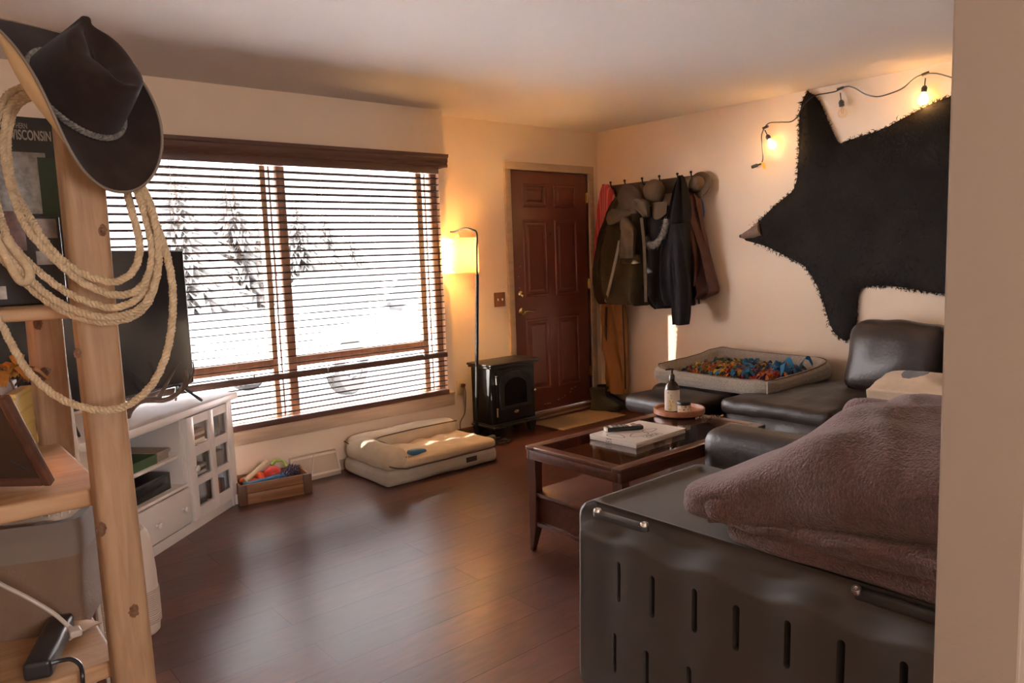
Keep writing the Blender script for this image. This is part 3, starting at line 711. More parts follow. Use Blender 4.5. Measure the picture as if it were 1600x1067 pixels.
# ================================================================== COAT RACK AND CLOTHES on the right wall
RKZ = 1.95
rk = root('coat_rack', 'weathered wooden coat rack board with iron hooks on the wall', 'coat rack', (RX, 4.05, 1.9))
bm = BM(); rbox(bm, (RX-.014, 4.04, RKZ-.035), (.026, .98, .12), .01, n=10, nz=.003); obj('board', bm, mat('grey_barn_wood', (.13, .085, .055), .8, grain=((.075, .047, .03), 1, 2), bump=(60, .3)), rk)
for y in (4.46, 4.30, 4.11, 3.93, 3.75, 3.62):
    bm = BM(); tube(bm, spline([(RX-.03, y, RKZ-.06), (RX-.045, y, RKZ-.02), (RX-.085, y, RKZ-.0), (RX-.1, y, RKZ+.035)], 5), .006, 8); ball(bm, (RX-.1, y, RKZ+.042), .011, sub=2)
    tube(bm, spline([(RX-.03, y, RKZ-.07), (RX-.06, y, RKZ-.085), (RX-.075, y, RKZ-.06)], 4), .005, 8); obj('hook', bm, BLACKM, rk)

def garment(rows, xc, dep, m, folds=5, amp=.014, seed=0, nz=.01):
    """hanging cloth: rows of (py, px_low, px_high) seen against the plane x = xc; dep = thickness or list"""
    R_ = [(at_x(a, y, xc), at_x(b, y, xc)) for y, a, b in rows]
    n, nl = 44, (len(R_)-1)*7
    ks = []
    for i in range(len(R_)): ks.append(Vector((R_[i][0].y, R_[i][1].y, (R_[i][0].z+R_[i][1].z)/2)))
    S_ = spline(ks, 7); bm = BM()
    def fn(u, v):
        i = v*(len(S_)-1); k = min(int(i), len(S_)-2); s = S_[k].lerp(S_[k+1], i-k)
        yc, hw = (s.x+s.y)/2, abs(s.x-s.y)/2
        d = dep if not isinstance(dep, (list, tuple)) else dep[0]+(dep[1]-dep[0])*v
        a = 2*PI*u; ct, sn = math.cos(a), math.sin(a)
        c = math.copysign(abs(ct)**.8, ct); q = math.copysign(abs(sn)**.6, sn)
        f = amp*math.sin(folds*a+seed+3*v+1.3*math.sin(4*v+seed))*min(1, v*3+.15)*(1 if sn < 0 else .2)
        p = Vector((xc+q*d*.5+f*(-1 if sn < 0 else 0), yc+c*hw, s.z))
        nv = noise.noise_vector(Vector((p.y*7, p.z*5, seed+q)))*nz; nv.y *= .5; nv.z *= .6
        return p+nv
    surf(bm, fn, n, nl, cu=True)
    bm.verts.ensure_lookup_table(); bmesh.ops.holes_fill(bm, edges=[e for e in bm.edges if e.is_boundary], sides=0)
    for v in bm.verts: v.co.x = min(v.co.x, RX-.004)
    return bm
def ribbon(pts, w, m, parent, name, d=.006, label=None):
    bm = BM(); P = spline(pts, 6)
    t = BM(); rows = []
    for i, p in enumerate(P):
        dv = (P[min(i+1, len(P)-1)]-P[max(i-1, 0)]).normalized(); s = Vector((-1, 0, 0)).cross(dv).normalized()*w/2
        rows.append([t.verts.new(q) for q in (p-s, p+s, p+s+Vector((d, 0, 0)), p-s+Vector((d, 0, 0)))])
    for A, B in zip(rows, rows[1:]):
        for i in range(4): t.faces.new((A[i], A[(i+1) % 4], B[(i+1) % 4], B[i]))
    t.faces.new(rows[0]); t.faces.new(rows[-1]); _merge(bm, t)
    return obj(name, bm, m, parent, label=label)
def cloth_root(name, label, cat, px, py, x):
    return root(name, label, cat, tuple(at_x(px, py, x)), group='clothes hanging on the coat rack')

REDC = mat('red_cloth', (.50, .035, .045), .8, sheen=.2, stripes=((.62, .16, .14), 1, 9, .8))
r = cloth_root('red_shirt', 'red striped shirt hanging at the door end of the coat rack', 'shirt', 948, 290, 4.96)
obj('shirt_body', garment([(288, 943.5, 948.5), (300, 940, 957), (330, 936, 962), (360, 933, 962), (395, 930, 958), (425, 929.5, 948), (441, 929.5, 935)], 4.95, .08, REDC, 4, .012, 1), REDC, r)

OLIVE = mat('olive_cloth', (.058, .040, .021), .9, spec=.15, var=(10, (.034, .023, .012), .8), bump=(160, .25)); OLT = mat('olive_tan', (.105, .072, .040), .85, var=(14, (.06, .042, .025), .8)); MAR = mat('maroon_cloth', (.055, .018, .014), .8)
JX = 4.86
r = cloth_root('olive_jacket', 'long olive hooded jacket hanging next to the red shirt', 'jacket', 980, 310, JX)
obj('jacket_body', garment([(306, 972, 1000), (318, 962, 1011), (335, 953, 1013), (365, 944, 1012), (405, 937, 1011), (440, 935, 1011), (462, 940, 1010), (474, 946, 1009)], JX, (.16, .26), OLIVE, 6, .034, 2, .03), OLIVE, r)
obj('hood', garment([(288, 977, 992), (300, 969, 1000), (318, 963, 1008), (334, 975, 1004)], JX-.075, .12, MAR, 3, .014, 5), mat('hood_dark', (.075, .045, .03), .85, var=(14, (.05, .022, .016), .8)), r)
obj('collar', garment([(326, 958, 975), (332, 952, 992), (342, 950, 985), (351, 953, 966)], JX-.105, .07, OLT, 3, .008, 7), OLT, r)
obj('collar', garment([(310, 994, 1001), (318, 990, 1013), (330, 1000, 1014), (339, 1006, 1013)], JX-.11, .07, OLT, 3, .008, 9), OLT, r)
obj('tucked_glove', garment([(338, 972, 980), (355, 971, 992), (365, 971, 993), (385, 970, 991), (403, 971, 990)], JX-.15, .06, OLT, 4, .009, 11), OLT, r)
ribbon([at_x(968, 376, JX-.155), at_x(962, 405, JX-.165), at_x(954, 440, JX-.17), at_x(946, 472, JX-.16)], .030, mat('zip_band', (.19, .16, .125), .7), r, 'zip_band')
ribbon([at_x(1002, 340, JX-.13), at_x(1006, 380, JX-.145), at_x(1008, 430, JX-.15), at_x(1009, 472, JX-.14)], .030, OLT, r, 'front_band')
bm = garment([(398, 973, 1001), (404, 971, 1003), (412, 972, 1002)], JX-.125, .05, OLIVE, 3, .004, 3); obj('pocket_flap', bm, OLIVE, r)

BRN = mat('brown_duck_cloth', (.32, .145, .055), .85, spec=.2, var=(9, (.26, .11, .04), .6), bump=(200, .2)); BRD = mat('dark_seam', (.05, .022, .012), .8)
r = cloth_root('work_trousers', 'brown canvas work trousers hanging low beneath the olive jacket', 'trousers', 960, 480, 4.93)
obj('trouser_legs', garment([(430, 948, 970), (470, 946, 974), (500, 945, 977), (530, 945, 977.5), (560, 947, 978), (590, 950, 979), (613, 954, 978)], 4.93, .13, BRN, 4, .022, 4, .014), BRN, r)
ribbon([at_x(972, 474, 4.855), at_x(974, 515, 4.855), at_x(976, 560, 4.86), at_x(977, 608, 4.86)], .012, BRD, r, 'side_seam')
ribbon([at_x(947, 480, 4.865), at_x(946, 520, 4.865), at_x(948, 560, 4.865), at_x(952, 600, 4.87)], .020, BRD, r, 'side_seam')
bm = garment([(474, 961, 973), (495, 960.5, 974), (512, 963, 974), (518, 967, 973)], 4.862, .02, BRN, 2, .002, 6); obj('patch_pocket', bm, BRN, r)

CAPM = mat('khaki_cap', (.13, .080, .042), .85, var=(12, (.08, .05, .028), .7), bump=(160, .2))
r = cloth_root('baseball_cap', 'brown baseball cap hanging in the middle of the coat rack', 'cap', 1023, 300, 4.86)
cpos = at_x(1022, 301, 4.87)
bm = BM(); ball(bm, cpos, .108, sub=3, sc=(.75, .92, 1.0))
for v in bm.verts: v.co.x = min(v.co.x, cpos.x+.03)
obj('cap_dome', bm, CAPM, r)
BT, BB2 = at_x(1025, 316, 4.80), at_x(1026, 343, 4.765)
def bill(u, v):
    a = (u-.5)*2; c = BT.lerp(BB2, v*(1-.35*a*a))
    return Vector((c.x+.035*a*a, c.y+a*.082*(1-.12*v), c.z))
bm = BM(); surf(bm, bill, 14, 6); t = bm; bmesh.ops.solidify(bm, geom=bm.faces[:], thickness=.005); obj('bill', bm, mat('cap_bill', (.13, .085, .05), .85), r)

DRK = mat('charcoal_cloth', (.015, .013, .013), .9, spec=.15, var=(9, (.026, .023, .023), .6)); NAVY = mat('navy_cloth', (.013, .0115, .0135), .85, spec=.15, var=(8, (.021, .0185, .022), .6), bump=(220, .15))
r = cloth_root('fur_hood_parka', 'charcoal parka with grey fur hood trim hanging below the cap', 'jacket', 1028, 345, 4.88)
obj('parka_body', garment([(322, 1012, 1046), (345, 1010, 1050), (380, 1010, 1052), (420, 1010, 1052), (455, 1013, 1050), (472, 1022, 1048), (481, 1033, 1047)], 4.89, (.14, .2), DRK, 5, .03, 8, .022), DRK, r)
FURG = mat('grey_fur', (.24, .215, .185), .9, var=(60, (.06, .05, .045), .9))
bm = BM(); P = spline([at_x(1011, 372, 4.79), at_x(1013, 380, 4.775), at_x(1022, 383, 4.765), at_x(1032, 374, 4.765), at_x(1039, 360, 4.77), at_x(1043, 343, 4.79)], 8)
tube(bm, P, [.03]*len(P), 10)
rnd = random.Random(3)
for i in range(900):
    c = P[rnd.randrange(len(P))]; d = Vector((rnd.gauss(-.5, 1), rnd.gauss(0, 1), rnd.gauss(0, 1))).normalized(); a = c+d*.026; b = c+d*rnd.uniform(.036, .054)+Vector((0, 0, -.008)); s = d.cross(Vector((.3, .5, .8))).normalized()*.0022
    bm.faces.new([bm.verts.new(q) for q in (a-s, a+s, b)])
obj('fur_trim', bm, FURG, r)
r = cloth_root('navy_jacket', 'navy jacket hung by its loop, one sleeve hanging past its hem', 'jacket', 1063, 300, 4.84)
obj('jacket_body', garment([(275, 1062.5, 1066), (290, 1058, 1070), (315, 1053, 1075), (345, 1047, 1078), (390, 1042, 1080), (430, 1041, 1081), (460, 1043, 1080), (477, 1049, 1079)], 4.83, (.07, .24), NAVY, 5, .032, 3, .02), NAVY, r)
obj('sleeve', garment([(350, 1052, 1068), (400, 1051, 1072), (450, 1053, 1076), (490, 1054, 1077), (507, 1054.5, 1075)], 4.74, .10, NAVY, 4, .02, 13, .015), NAVY, r)
MARJ = mat('brown_maroon_cloth', (.075, .032, .027), .75, spec=.2, var=(8, (.1, .048, .04), .7), bump=(200, .15))
r = cloth_root('maroon_jacket', 'maroon brown jacket at the bear end of the coat rack', 'jacket', 1085, 310, 4.93)
obj('jacket_body', garment([(298, 1074, 1082), (312, 1070, 1092), (335, 1070, 1096), (358, 1074, 1099), (400, 1080, 1108), (435, 1087, 1116), (456, 1091, 1119.5), (466, 1092, 1104)], 4.93, (.1, .15), MARJ, 5, .028, 17, .02), MARJ, r)
obj('sleeve', garment([(350, 1073, 1083), (385, 1074, 1090), (420, 1079, 1092), (447, 1081, 1091)], 4.87, .07, MARJ, 3, .01, 19), MARJ, r)
obj('lanyard', tube(BM(), spline([at_x(1091, 464, 4.92), at_x(1092, 470, 4.92), at_x(1092, 475, 4.92)], 4), .008, 8), BLACKP, r)
BLUE = mat('blue_cloth', (.035, .10, .34), .8)
r = cloth_root('blue_bag', 'small bright blue cloth hanging behind the maroon jacket', 'cloth', 1088, 310, 4.985)
obj('cloth', garment([(303, 1080, 1091), (315, 1080, 1098), (330, 1084, 1100), (340, 1090, 1099)], 4.985, .04, BLUE, 3, .006, 23), BLUE, r)
r = cloth_root('felt_hat', 'small brown felt hat on the end hook near the bear hide', 'hat', 1090, 290, 4.93)
hp = at_x(1091, 289, 4.95); bm = BM()
lathe(bm, [(0, .075), (.04, .072), (.06, .05), (.066, .012), (.105, .0), (.108, -.008), (.06, -.002), (0, 0)], T(*hp, 0, 0, -PI/2+.25), 30)
for v in bm.verts: v.co.x = min(v.co.x, RX-.02)
obj('hat_body', bm, mat('hat_brown', (.12, .075, .045), .85), r)

# boots
BOOT = mat('olive_rubber', (.045, .036, .016), .5, var=(8, (.06, .05, .025), .6))
def boot(x, y, rz, label, m):
    r = root('rubber_boot', label, 'boot', (x, y, 0), rz, 'pair of boots under the coats')
    bm = BM()
    spn = [(0, 0, .018, .048, .125), (0, -.0, .05, .05, .128), (0, .02, .09, .048, .10), (0, .055, .13, .048, .068), (0, .065, .17, .052, .066), (0, .068, .205, .06, .07)]
    def leg_fn(u, v):
        f = v*(len(spn)-1); i = min(int(f), len(spn)-2); f -= i
        q = [spn[i][k]*(1-f)+spn[i+1][k]*f for k in range(5)]
        return Vector((q[0]+q[3]*math.cos(2*PI*u), q[1]-q[4]*math.sin(2*PI*u), q[2]))
    surf(bm, leg_fn, 28, 20, cu=True)
    obj('upper', bm, m, r, local=True)
    bm = BM(); prism(bm, [(.054*math.cos(a)*(1.0 if math.sin(a) < 0 else .9), .132*math.sin(a)) for a in [2*PI*i/28 for i in range(28)]], 0, .02, bev=.004); obj('sole', bm, mat('boot_sole', (.02, .016, .012), .7), r, local=True)
boot(4.80, 4.46, math.radians(38), 'olive rubber boot standing under the brown trousers by the door', BOOT)
boot(4.93, 4.50, math.radians(20), 'dark boot half hidden behind the olive rubber boot', mat('dark_boot', (.022, .017, .012), .5))

# ================================================================== BEAR HIDE
out = [(1262, 143), (1272, 149), (1281, 160), (1291, 184), (1300, 205), (1306, 218), (1312, 225), (1322, 221), (1345, 213), (1368, 206), (1385, 200), (1402, 190), (1425, 178), (1450, 165), (1476, 154), (1511, 142)]
low = [(1506, 460), (1475, 459), (1450, 456), (1420, 450), (1385, 446), (1352, 447), (1343, 453), (1340, 465), (1339, 482), (1338, 500), (1333, 520), (1323, 533), (1312, 528), (1302, 516), (1297, 506), (1292, 490), (1287, 470), (1279, 450), (1270, 433), (1257, 414), (1240, 406), (1215, 393), (1198, 385), (1182, 380), (1166, 376), (1161, 371), (1166, 362), (1177, 355), (1192, 340), (1205, 327), (1225, 310), (1240, 298), (1246, 280), (1247, 262), (1249, 240), (1249, 210), (1250, 180), (1253, 160)]
BXW = RX-.012
poly = [(p.y, p.z) for p in (at_x(a, b, BXW) for a, b in out)] + [(1.45, 2.30), (1.30, 2.36), (1.12, 2.42), (.98, 2.38), (1.04, 2.18), (1.12, 1.98), (1.06, 1.80), (.98, 1.70), (1.08, 1.60), (1.12, 1.42), (1.02, 1.20), (.96, .98), (1.12, .94), (1.28, 1.06), (1.48, 1.09)] + [(p.y, p.z) for p in (at_x(a, b, BXW) for a, b in low)]
rp = []
for i, a in enumerate(poly):
    b = poly[(i+1) % len(poly)]; L = math.dist(a, b); k = max(1, int(L/.03))
    for j in range(k):
        f = j/k; rp.append((a[0]+(b[0]-a[0])*f, a[1]+(b[1]-a[1])*f))
def inside(p):
    c = False; n = len(rp); j = n-1
    for i in range(n):
        (xi, yi), (xj, yj) = rp[i], rp[j]
        if (yi > p[1]) != (yj > p[1]) and p[0] < (xj-xi)*(p[1]-yi)/(yj-yi)+xi: c = not c
        j = i
    return c
def dist(p): return min(math.dist(p, q) for q in rp)
pts = list(rp); rnd = random.Random(5)
gy = .92
while gy < 3.3:
    gz = .72
    while gz < 2.46:
        q = (gy+rnd.uniform(-.01, .01), gz+rnd.uniform(-.01, .01))
        if inside(q) and dist(q) > .018: pts.append(q)
        gz += .042
    gy += .042
nb = len(rp)
V, _, F, *_r2 = delaunay_2d_cdt([Vector(p) for p in pts], [(i, (i+1) % nb) for i in range(nb)], [], 1, 1e-6)
NOSE = at_x(1166, 369, BXW); NOSE = (NOSE.y, NOSE.z)
def thick(p):
    d = dist(p); h = .006+.030*(1-math.exp(-d/.05))+.012*noise.noise(Vector((p[0]*4, p[1]*4, 2)))*min(1, d/.05)
    dn = math.dist(p, NOSE); h += .045*math.exp(-((dn-.16)/.14)**2)*min(1, d/.04)
    return h
bear = root('bear_hide', 'black bear hide with head and paws hung flat on the wall', 'hide', (RX, 2.1, 1.6))
bm = BM(); vf = [bm.verts.new((BXW-thick((v.x, v.y)), v.x, v.y)) for v in V]; vb = [bm.verts.new((RX-.002, v.x, v.y)) for v in V]
for f in F: bm.faces.new([vf[i] for i in f])
be = {}
for f in F:
    for i in range(len(f)):
        e = (f[i], f[(i+1) % len(f)]); be[e] = be.get(e, 0)+1
for a, b in be:
    if (b, a) not in be: bm.faces.new((vf[a], vb[a], vb[b], vf[b]))
tris = [(V[f[0]], V[f[1]], V[f[2]]) for f in F if len(f) == 3]
obj('hide', bm, FUR, bear)
ar = [abs((b-a).cross(c-a))/2 for a, b, c in tris]; cum = []; s = 0
for x in ar: s += x; cum.append(s)
import bisect
bm = BM()
edge_pts = [rp[rnd.randrange(nb)] for _ in range(3600)]
for i in range(17000):
    if i < 3600:
        p = Vector(edge_pts[i])+Vector((rnd.gauss(0, .006), rnd.gauss(0, .006)))
    else:
        k = min(bisect.bisect(cum, rnd.random()*s), len(tris)-1); a, b, c = tris[k]; u, v = rnd.random(), rnd.random()
        if u+v > 1: u, v = 1-u, 1-v
        p = a+(b-a)*u+(c-a)*v
    dn = math.dist(p, NOSE)
    if dn < .085: continue
    L = rnd.uniform(.018, .038)*min(1, .35+dn*1.6)
    fl = Vector((-.25*rnd.random()-.1, -.45+rnd.gauss(0, .35), -.55+rnd.gauss(0, .35))).normalized()
    if i < 3600: fl = (fl*.6+Vector((-.1, rnd.gauss(0, .8), rnd.gauss(0, .8)))).normalized(); L *= .75
    o = Vector((BXW-thick(p)+.002, p.x, p.y)); sd = fl.cross(Vector((1, .2, .1))).normalized()*rnd.uniform(.0016, .003)
    e = o+fl*L; e.x = min(e.x, RX-.004)
    bm.faces.new([bm.verts.new(q) for q in (o-sd, o+sd, e)])
h = obj('fur', bm, FUR, bear, smooth=False); h['kind'] = 'stuff'
n3 = Vector((BXW-.048, NOSE[0], NOSE[1])); back = at_x(1195, 358, BXW-.02)
dv = (Vector((n3.x, back.y, back.z))-n3)
bm = BM(); tube(bm, [n3-dv*.06, n3, n3+dv*.25, n3+dv*.6, n3+dv*.95], [.008, .019, .028, .042, .052], 16)
for v in bm.verts: v.co.x = min(v.co.x, RX-.004)
obj('muzzle', bm, mat('muzzle_tan', (.135, .072, .042), .75, var=(20, (.07, .04, .026), .7)), bear)
bm = BM(); ball(bm, n3-dv*.06+Vector((-.004, 0, .004)), .017, sub=2, sc=(.9, 1, .85)); obj('nose', bm, mat('nose_black', (.012, .01, .01), .3), bear)
for px, py in ((1183, 351), (1188, 372)):
    e = at_x(px, py, BXW-.055); bm = BM(); ball(bm, e, .0075, sub=2); obj('eye', bm, mat('eye_glint', (.25, .2, .16), .1), bear)

# ================================================================== STRING LIGHTS
sg = root('string_lights', 'string of bare warm bulbs on black cord above the bear hide', 'string lights', (RX, 2.5, 2.3))
SX_ = RX-.045
def wp(x, y, dx=0): return at_x(x, y, SX_+dx)
cpts = [wp(1189, 256), wp(1192, 248), wp(1191, 228), wp(1190, 212), wp(1195, 199), wp(1203, 192), wp(1220, 191), wp(1236, 190), wp(1246, 182), wp(1255, 165, -.03), wp(1272, 150, -.02), wp(1290, 146), wp(1305, 143), wp(1313, 139), wp(1324, 135), wp(1336, 138), wp(1352, 147), wp(1370, 151), wp(1388, 147), wp(1410, 138), wp(1427, 124), wp(1437, 118), wp(1449, 115), wp(1464, 115), wp(1480, 119), wp(1498, 124), wp(1513, 126)]
cpts += [Vector((SX_, 1.62, 2.30)), Vector((SX_, 1.45, 2.31)), Vector((SX_, 1.25, 2.40)), Vector((SX_, .9, 2.32)), Vector((SX_, .6, 2.38))]
bm = BM(); tube(bm, spline(cpts, 6), .0042, 8)
for px, py in ((1313, 138), (1446, 115), (1196, 199)):
    c = wp(px, py); cyl(bm, c+Vector((0, .02, -.004)), c+Vector((0, -.02, .004)), .009, n=10); cyl(bm, c+Vector((.0, 0, .0)), c+Vector((.04, 0, .012)), .003, n=6)
obj('cord', bm, BLACKP, sg)
AMB = glass_mat('clear_bulb', (1, .93, .82), .09)
GLOW = mat('lit_bulb', (1, .8, .5), .3, emit=((1, .58, .2), 26))
for px, py, bx_, by_, lit in ((1195, 203, 1204, 222, True), (1313, 145, 1316, 172, False), (1446, 122, 1443, 150, True)):
    a, e = wp(px, py), wp(bx_, by_); d = (e-a).normalized(); L = (e-a).length
    s0, s1 = a+d*(L*.42), a+d*(L*.78)
    bm = BM(); tube(bm, [a, a.lerp(s0, .6), s0], .0038, 8); cyl(bm, s0, s0+d*.012, .010, .017, 14); cyl(bm, s0+d*.012, s1, .0175, .0165, 14); sk = obj('lamp_holder', bm, BLACKP, sg)
    q = d.to_track_quat('Z', 'Y').to_matrix().to_4x4()
    bm = BM(); lathe(bm, [(0, 0), (.012, 0), (.014, .012), (.026, .03), (.030, .046), (.027, .062), (.016, .073), (0, .076)], Matrix.Translation(s1) @ q, 24)
    obj('bulb', bm, GLOW if lit else AMB, sk, label='lit amber bulb' if lit else 'unlit clear bulb')
    if lit: light('string_bulb_light', 'POINT', s1+d*.045+Vector((-.012, 0, 0)), .85, (1, .56, .2), shadow_soft_size=.05)
    else:
        bm = BM(); tube(bm, spline([s1+d*.005, s1+d*.03+Vector((0, .008, 0)), s1+d*.05, s1+d*.03-Vector((0, .008, 0)), s1+d*.006+Vector((0, -.002, 0))], 5), .0012, 6); obj('filament', bm, mat('filament', (.35, .25, .15), .4, 1), sk)
a = wp(1189, 256); b = wp(1175, 261); bm = BM(); tube(bm, [a, a.lerp(b, .4), a.lerp(b, .41), b], [.006, .007, .012, .012], 10); obj('plug', bm, BLACKP, sg)
t0 = wp(1190, 254); bm = BM()
t = BM(); v = [t.verts.new(t0+Vector((x, y, z))) for x, y, z in ((-.006, .004, .006), (-.008, -.03, -.006), (-.008, -.042, -.05), (-.006, -.018, -.048))]; t.faces.new(v); bmesh.ops.solidify(t, geom=t.faces[:], thickness=.002); _merge(bm, t)
obj('warning_tag', bm, mat('tag_yellow', (.66, .45, .03), .5), sg, smooth=False)

# ================================================================== SOFA
sofa = root('sectional_sofa', 'dark brown leather sectional sofa along the wall below the bear hide', 'sofa', (4.4, 2.2, 0))
def lea(c, s, r, name, puff=(0, 0, .012), nz=.008, nsc=4, n=14, seed=0, fn=None):
    bm = BM(); rbox(bm, c, s, r, n=n, puff=puff, nz=nz, nsc=nsc, seed=seed, fn=fn); return obj(name, bm, LEATH, sofa)
bm = BM(); bx(bm, 4.06, 4.98, .56, 3.40, .05, .29, bev=.02); bx(bm, 2.99, 4.1, .56, 1.80, .05, .27, bev=.02); obj('base_frame', bm, LEATH, sofa)
def wr(seed, a=.010):
    def f(p):
        p += noise.noise_vector(Vector((p.x*13, p.y*7, p.z*7+seed)))*a*.6
        p.z += a*noise.noise(Vector((p.x*4, p.y*16, seed)))*(1 if p.z > 0 else .2); return p
    return f
lea((3.93, 3.025, .395), (.44, .53, .115), .045, 'footrest', seed=1)
lea((4.55, 3.07, .375), (.86, .68, .16), .06, 'seat_cushion', seed=2)
for y0, y1 in ((1.965, 2.675), (1.235, 1.955)):
    yc, L = (y0+y1)/2, y1-y0
    lea((4.40, yc, .43), (1.00, L, .10), .045, 'seat_cushion', (0, 0, .022), .008, seed=y0*3, fn=wr(y0), n=18)
    lea((3.99, yc, .30), (.17, L-.01, .22), .075, 'front_roll', (.02, 0, 0), .010, nsc=6, seed=y0*5, fn=wr(y0+5), n=16)
    lea((3.985, yc, .125), (.09, L-.02, .14), .03, 'kick_panel', seed=y0)
def backfn(seed):
    def f(p):
        p.x += .10*(p.z/.21)*.5
        p += noise.noise_vector(Vector((p.x*4, p.y*6, p.z*6+seed)))*.014; return p
    return f
for y0, y1, sd in ((1.675, 2.255, 1), (1.08, 1.665, 7)):
    lea((4.755, (y0+y1)/2, .685), (.24, y1-y0, .42), .085, 'back_cushion', (.035, 0, .015), .012, n=18, seed=sd, fn=backfn(sd))
bm = BM(); rbox(bm, (4.93, 1.42, .50), (.12, 1.66, .72), .05, n=8); obj('back_frame', bm, LEATH, sofa)
lea((3.50, 1.15, .37), (.98, 1.22, .17), .06, 'seat_cushion', seed=11)
bm = BM(); rbox(bm, (3.6, .68, .60), (1.5, .22, .44), .08, n=12, nz=.01); obj('back_cushion', bm, LEATH, sofa)
def armfn(p):
    if p.z > 0: p.x += -.012*(p.z/.27)
    return p
lea((2.885, 1.29, .325), (.235, 1.42, .54), .075, 'armrest', (.006, 0, .01), .003, n=16, fn=armfn, seed=4)
bm = BM(); cyl(bm, (2.768, .64, .375), (2.768, 1.97, .375), .004, n=8); obj('welt_seam', bm, mat('welt_metal', (.30, .29, .28), .35, .6), sofa)
for x, y in ((4.12, .62), (4.12, 3.34), (4.92, 3.34), (3.05, .62), (3.05, 1.74)):
    bm = BM(); cyl(bm, (x, y, 0), (x, y, .06), .02, .026, 12); obj('foot', bm, BLACKP, sofa)

# dog bed on the sofa
def super_ring(a, hx, hy, e=.28):
    c, s_ = math.cos(a), math.sin(a)
    return math.copysign(abs(c)**e, c)*hx, math.copysign(abs(s_)**e, s_)*hy
gb = root('dog_bed', 'grey tweed dog bed with raised rim lying on the leather sofa', 'dog bed', (4.54, 2.92, .47))
prof = [(.80, .0), (.97, .0), (1.02, .022), (1.035, .055), (1.02, .088), (.985, .105), (.94, .108), (.89, .092), (.84, .062), (.80, .048), (.5, .047), (.0, .05)]
def bedf(u, v):
    a = 2*PI*u; f = v*(len(prof)-1); i = min(int(f), len(prof)-2); f -= i
    k = prof[i][0]*(1-f)+prof[i+1][0]*f; z = prof[i][1]*(1-f)+prof[i+1][1]*f
    x, y = super_ring(a, .425, .475)
    bk = max(0, x/.425)**2; lf = max(0, y/.475)**3
    zz = z*(1+.40*bk+.18*lf-.1*max(0, -x/.425)**2) + .02*bk*k*lf
    nn = noise.noise(Vector((math.cos(a)*3, math.sin(a)*3, v*2)))
    return Vector((4.545+x*k-.02*bk*(k if z > .05 else 0)+nn*.006, 2.925+y*k+nn*.01, .468+zz+.006*nn*min(1, k)))
bm = BM(); surf(bm, bedf, 112, 44, cu=True); bmesh.ops.remove_doubles(bm, verts=bm.verts[:], dist=1e-5)
obj('bed_rim', bm, TWEED, gb)
bm = BM(); tube(bm, [bedf(i/112, 5.1/11)+Vector((0, 0, .002)) for i in range(112)], .0042, 8, closed=True); obj('piping', bm, PIPE, gb)
bm = BM(); bx(bm, 4.13, 4.136, 2.475, 2.482, .49, .565); obj('corner_seam', bm, mat('seam_white', (.5, .43, .35), .8), gb)
sm = root('snuffle_mat', 'colourful fleece strip snuffle mat lying in the grey tweed dog bed', 'snuffle mat', (4.58, 2.92, .52))
bm = BM(); bx(bm, 4.28, 4.80, 2.56, 3.26, .520, .527, bev=.002); obj('backing', bm, mat('backing_dark', (.05, .05, .06), .9), sm)
rnd = random.Random(11)
FL = [('teal', (.02, .16, .26), 3), ('blue', (.02, .17, .32), .7), ('orange', (.60, .16, .015), 3), ('yellow', (.52, .36, .03), 3), ('green', (.2, .24, .04), 2), ('slate', (.05, .07, .11), 3), ('red', (.46, .04, .025), 1.2), ('plum', (.12, .04, .16), 1)]
def strip(bm, x, y, big=1):
    a = rnd.random()*2*PI; L = rnd.uniform(.035, .07)*big; w = rnd.uniform(.007, .012)*big; h = rnd.uniform(.02, .055)*big
    d = Vector((math.cos(a), math.sin(a), 0)); s = Vector((-d.y, d.x, 0))*w; tw = rnd.uniform(-1, 1)
    rows = []
    for i in range(5):
        f = i/4; p = Vector((x, y, .525))+d*L*f+Vector((0, 0, h*math.sin(PI*f*.85)+.004))
        q = s*math.cos(tw*f*2)+Vector((0, 0, w))*math.sin(tw*f*2)
        rows.append((bm.verts.new(p-q), bm.verts.new(p+q)))
    for A, B in zip(rows, rows[1:]): bm.faces.new((A[0], A[1], B[1], B[0]))
def where(nm):
    for _ in range(50):
        x, y = rnd.uniform(4.29, 4.79), rnd.uniform(2.58, 3.24); u = (y-2.58)/.66; n = noise.noise(Vector((x*5, y*5, 1)))
        if nm in ('blue',) and u > .45 and not (.5 < u < .68 and x > 4.6): continue
        if nm == 'red' and u > .5: continue
        if nm == 'orange' and (x > 4.58 or u > .92): continue
        if nm in ('slate', 'yellow', 'green') and u < .25: continue
        return x, y
    return x, y
for nm, c, wgt in FL:
    bm = BM()
    for i in range(int(75*wgt)): strip(bm, *where(nm), big=1.5 if nm == 'blue' else 1.05)
    if nm == 'blue':
        for _ in range(9):
            x, y = rnd.uniform(4.5, 4.74), rnd.uniform(2.58, 2.80); strip(bm, x, y, 2.1)
    bmesh.ops.solidify(bm, geom=bm.faces[:], thickness=.002)
    o = obj('fleece_strips', bm, mat('fleece_'+nm, c, .9, sheen=.2), sm, label=nm+' fleece strips'); o['kind'] = 'stuff'

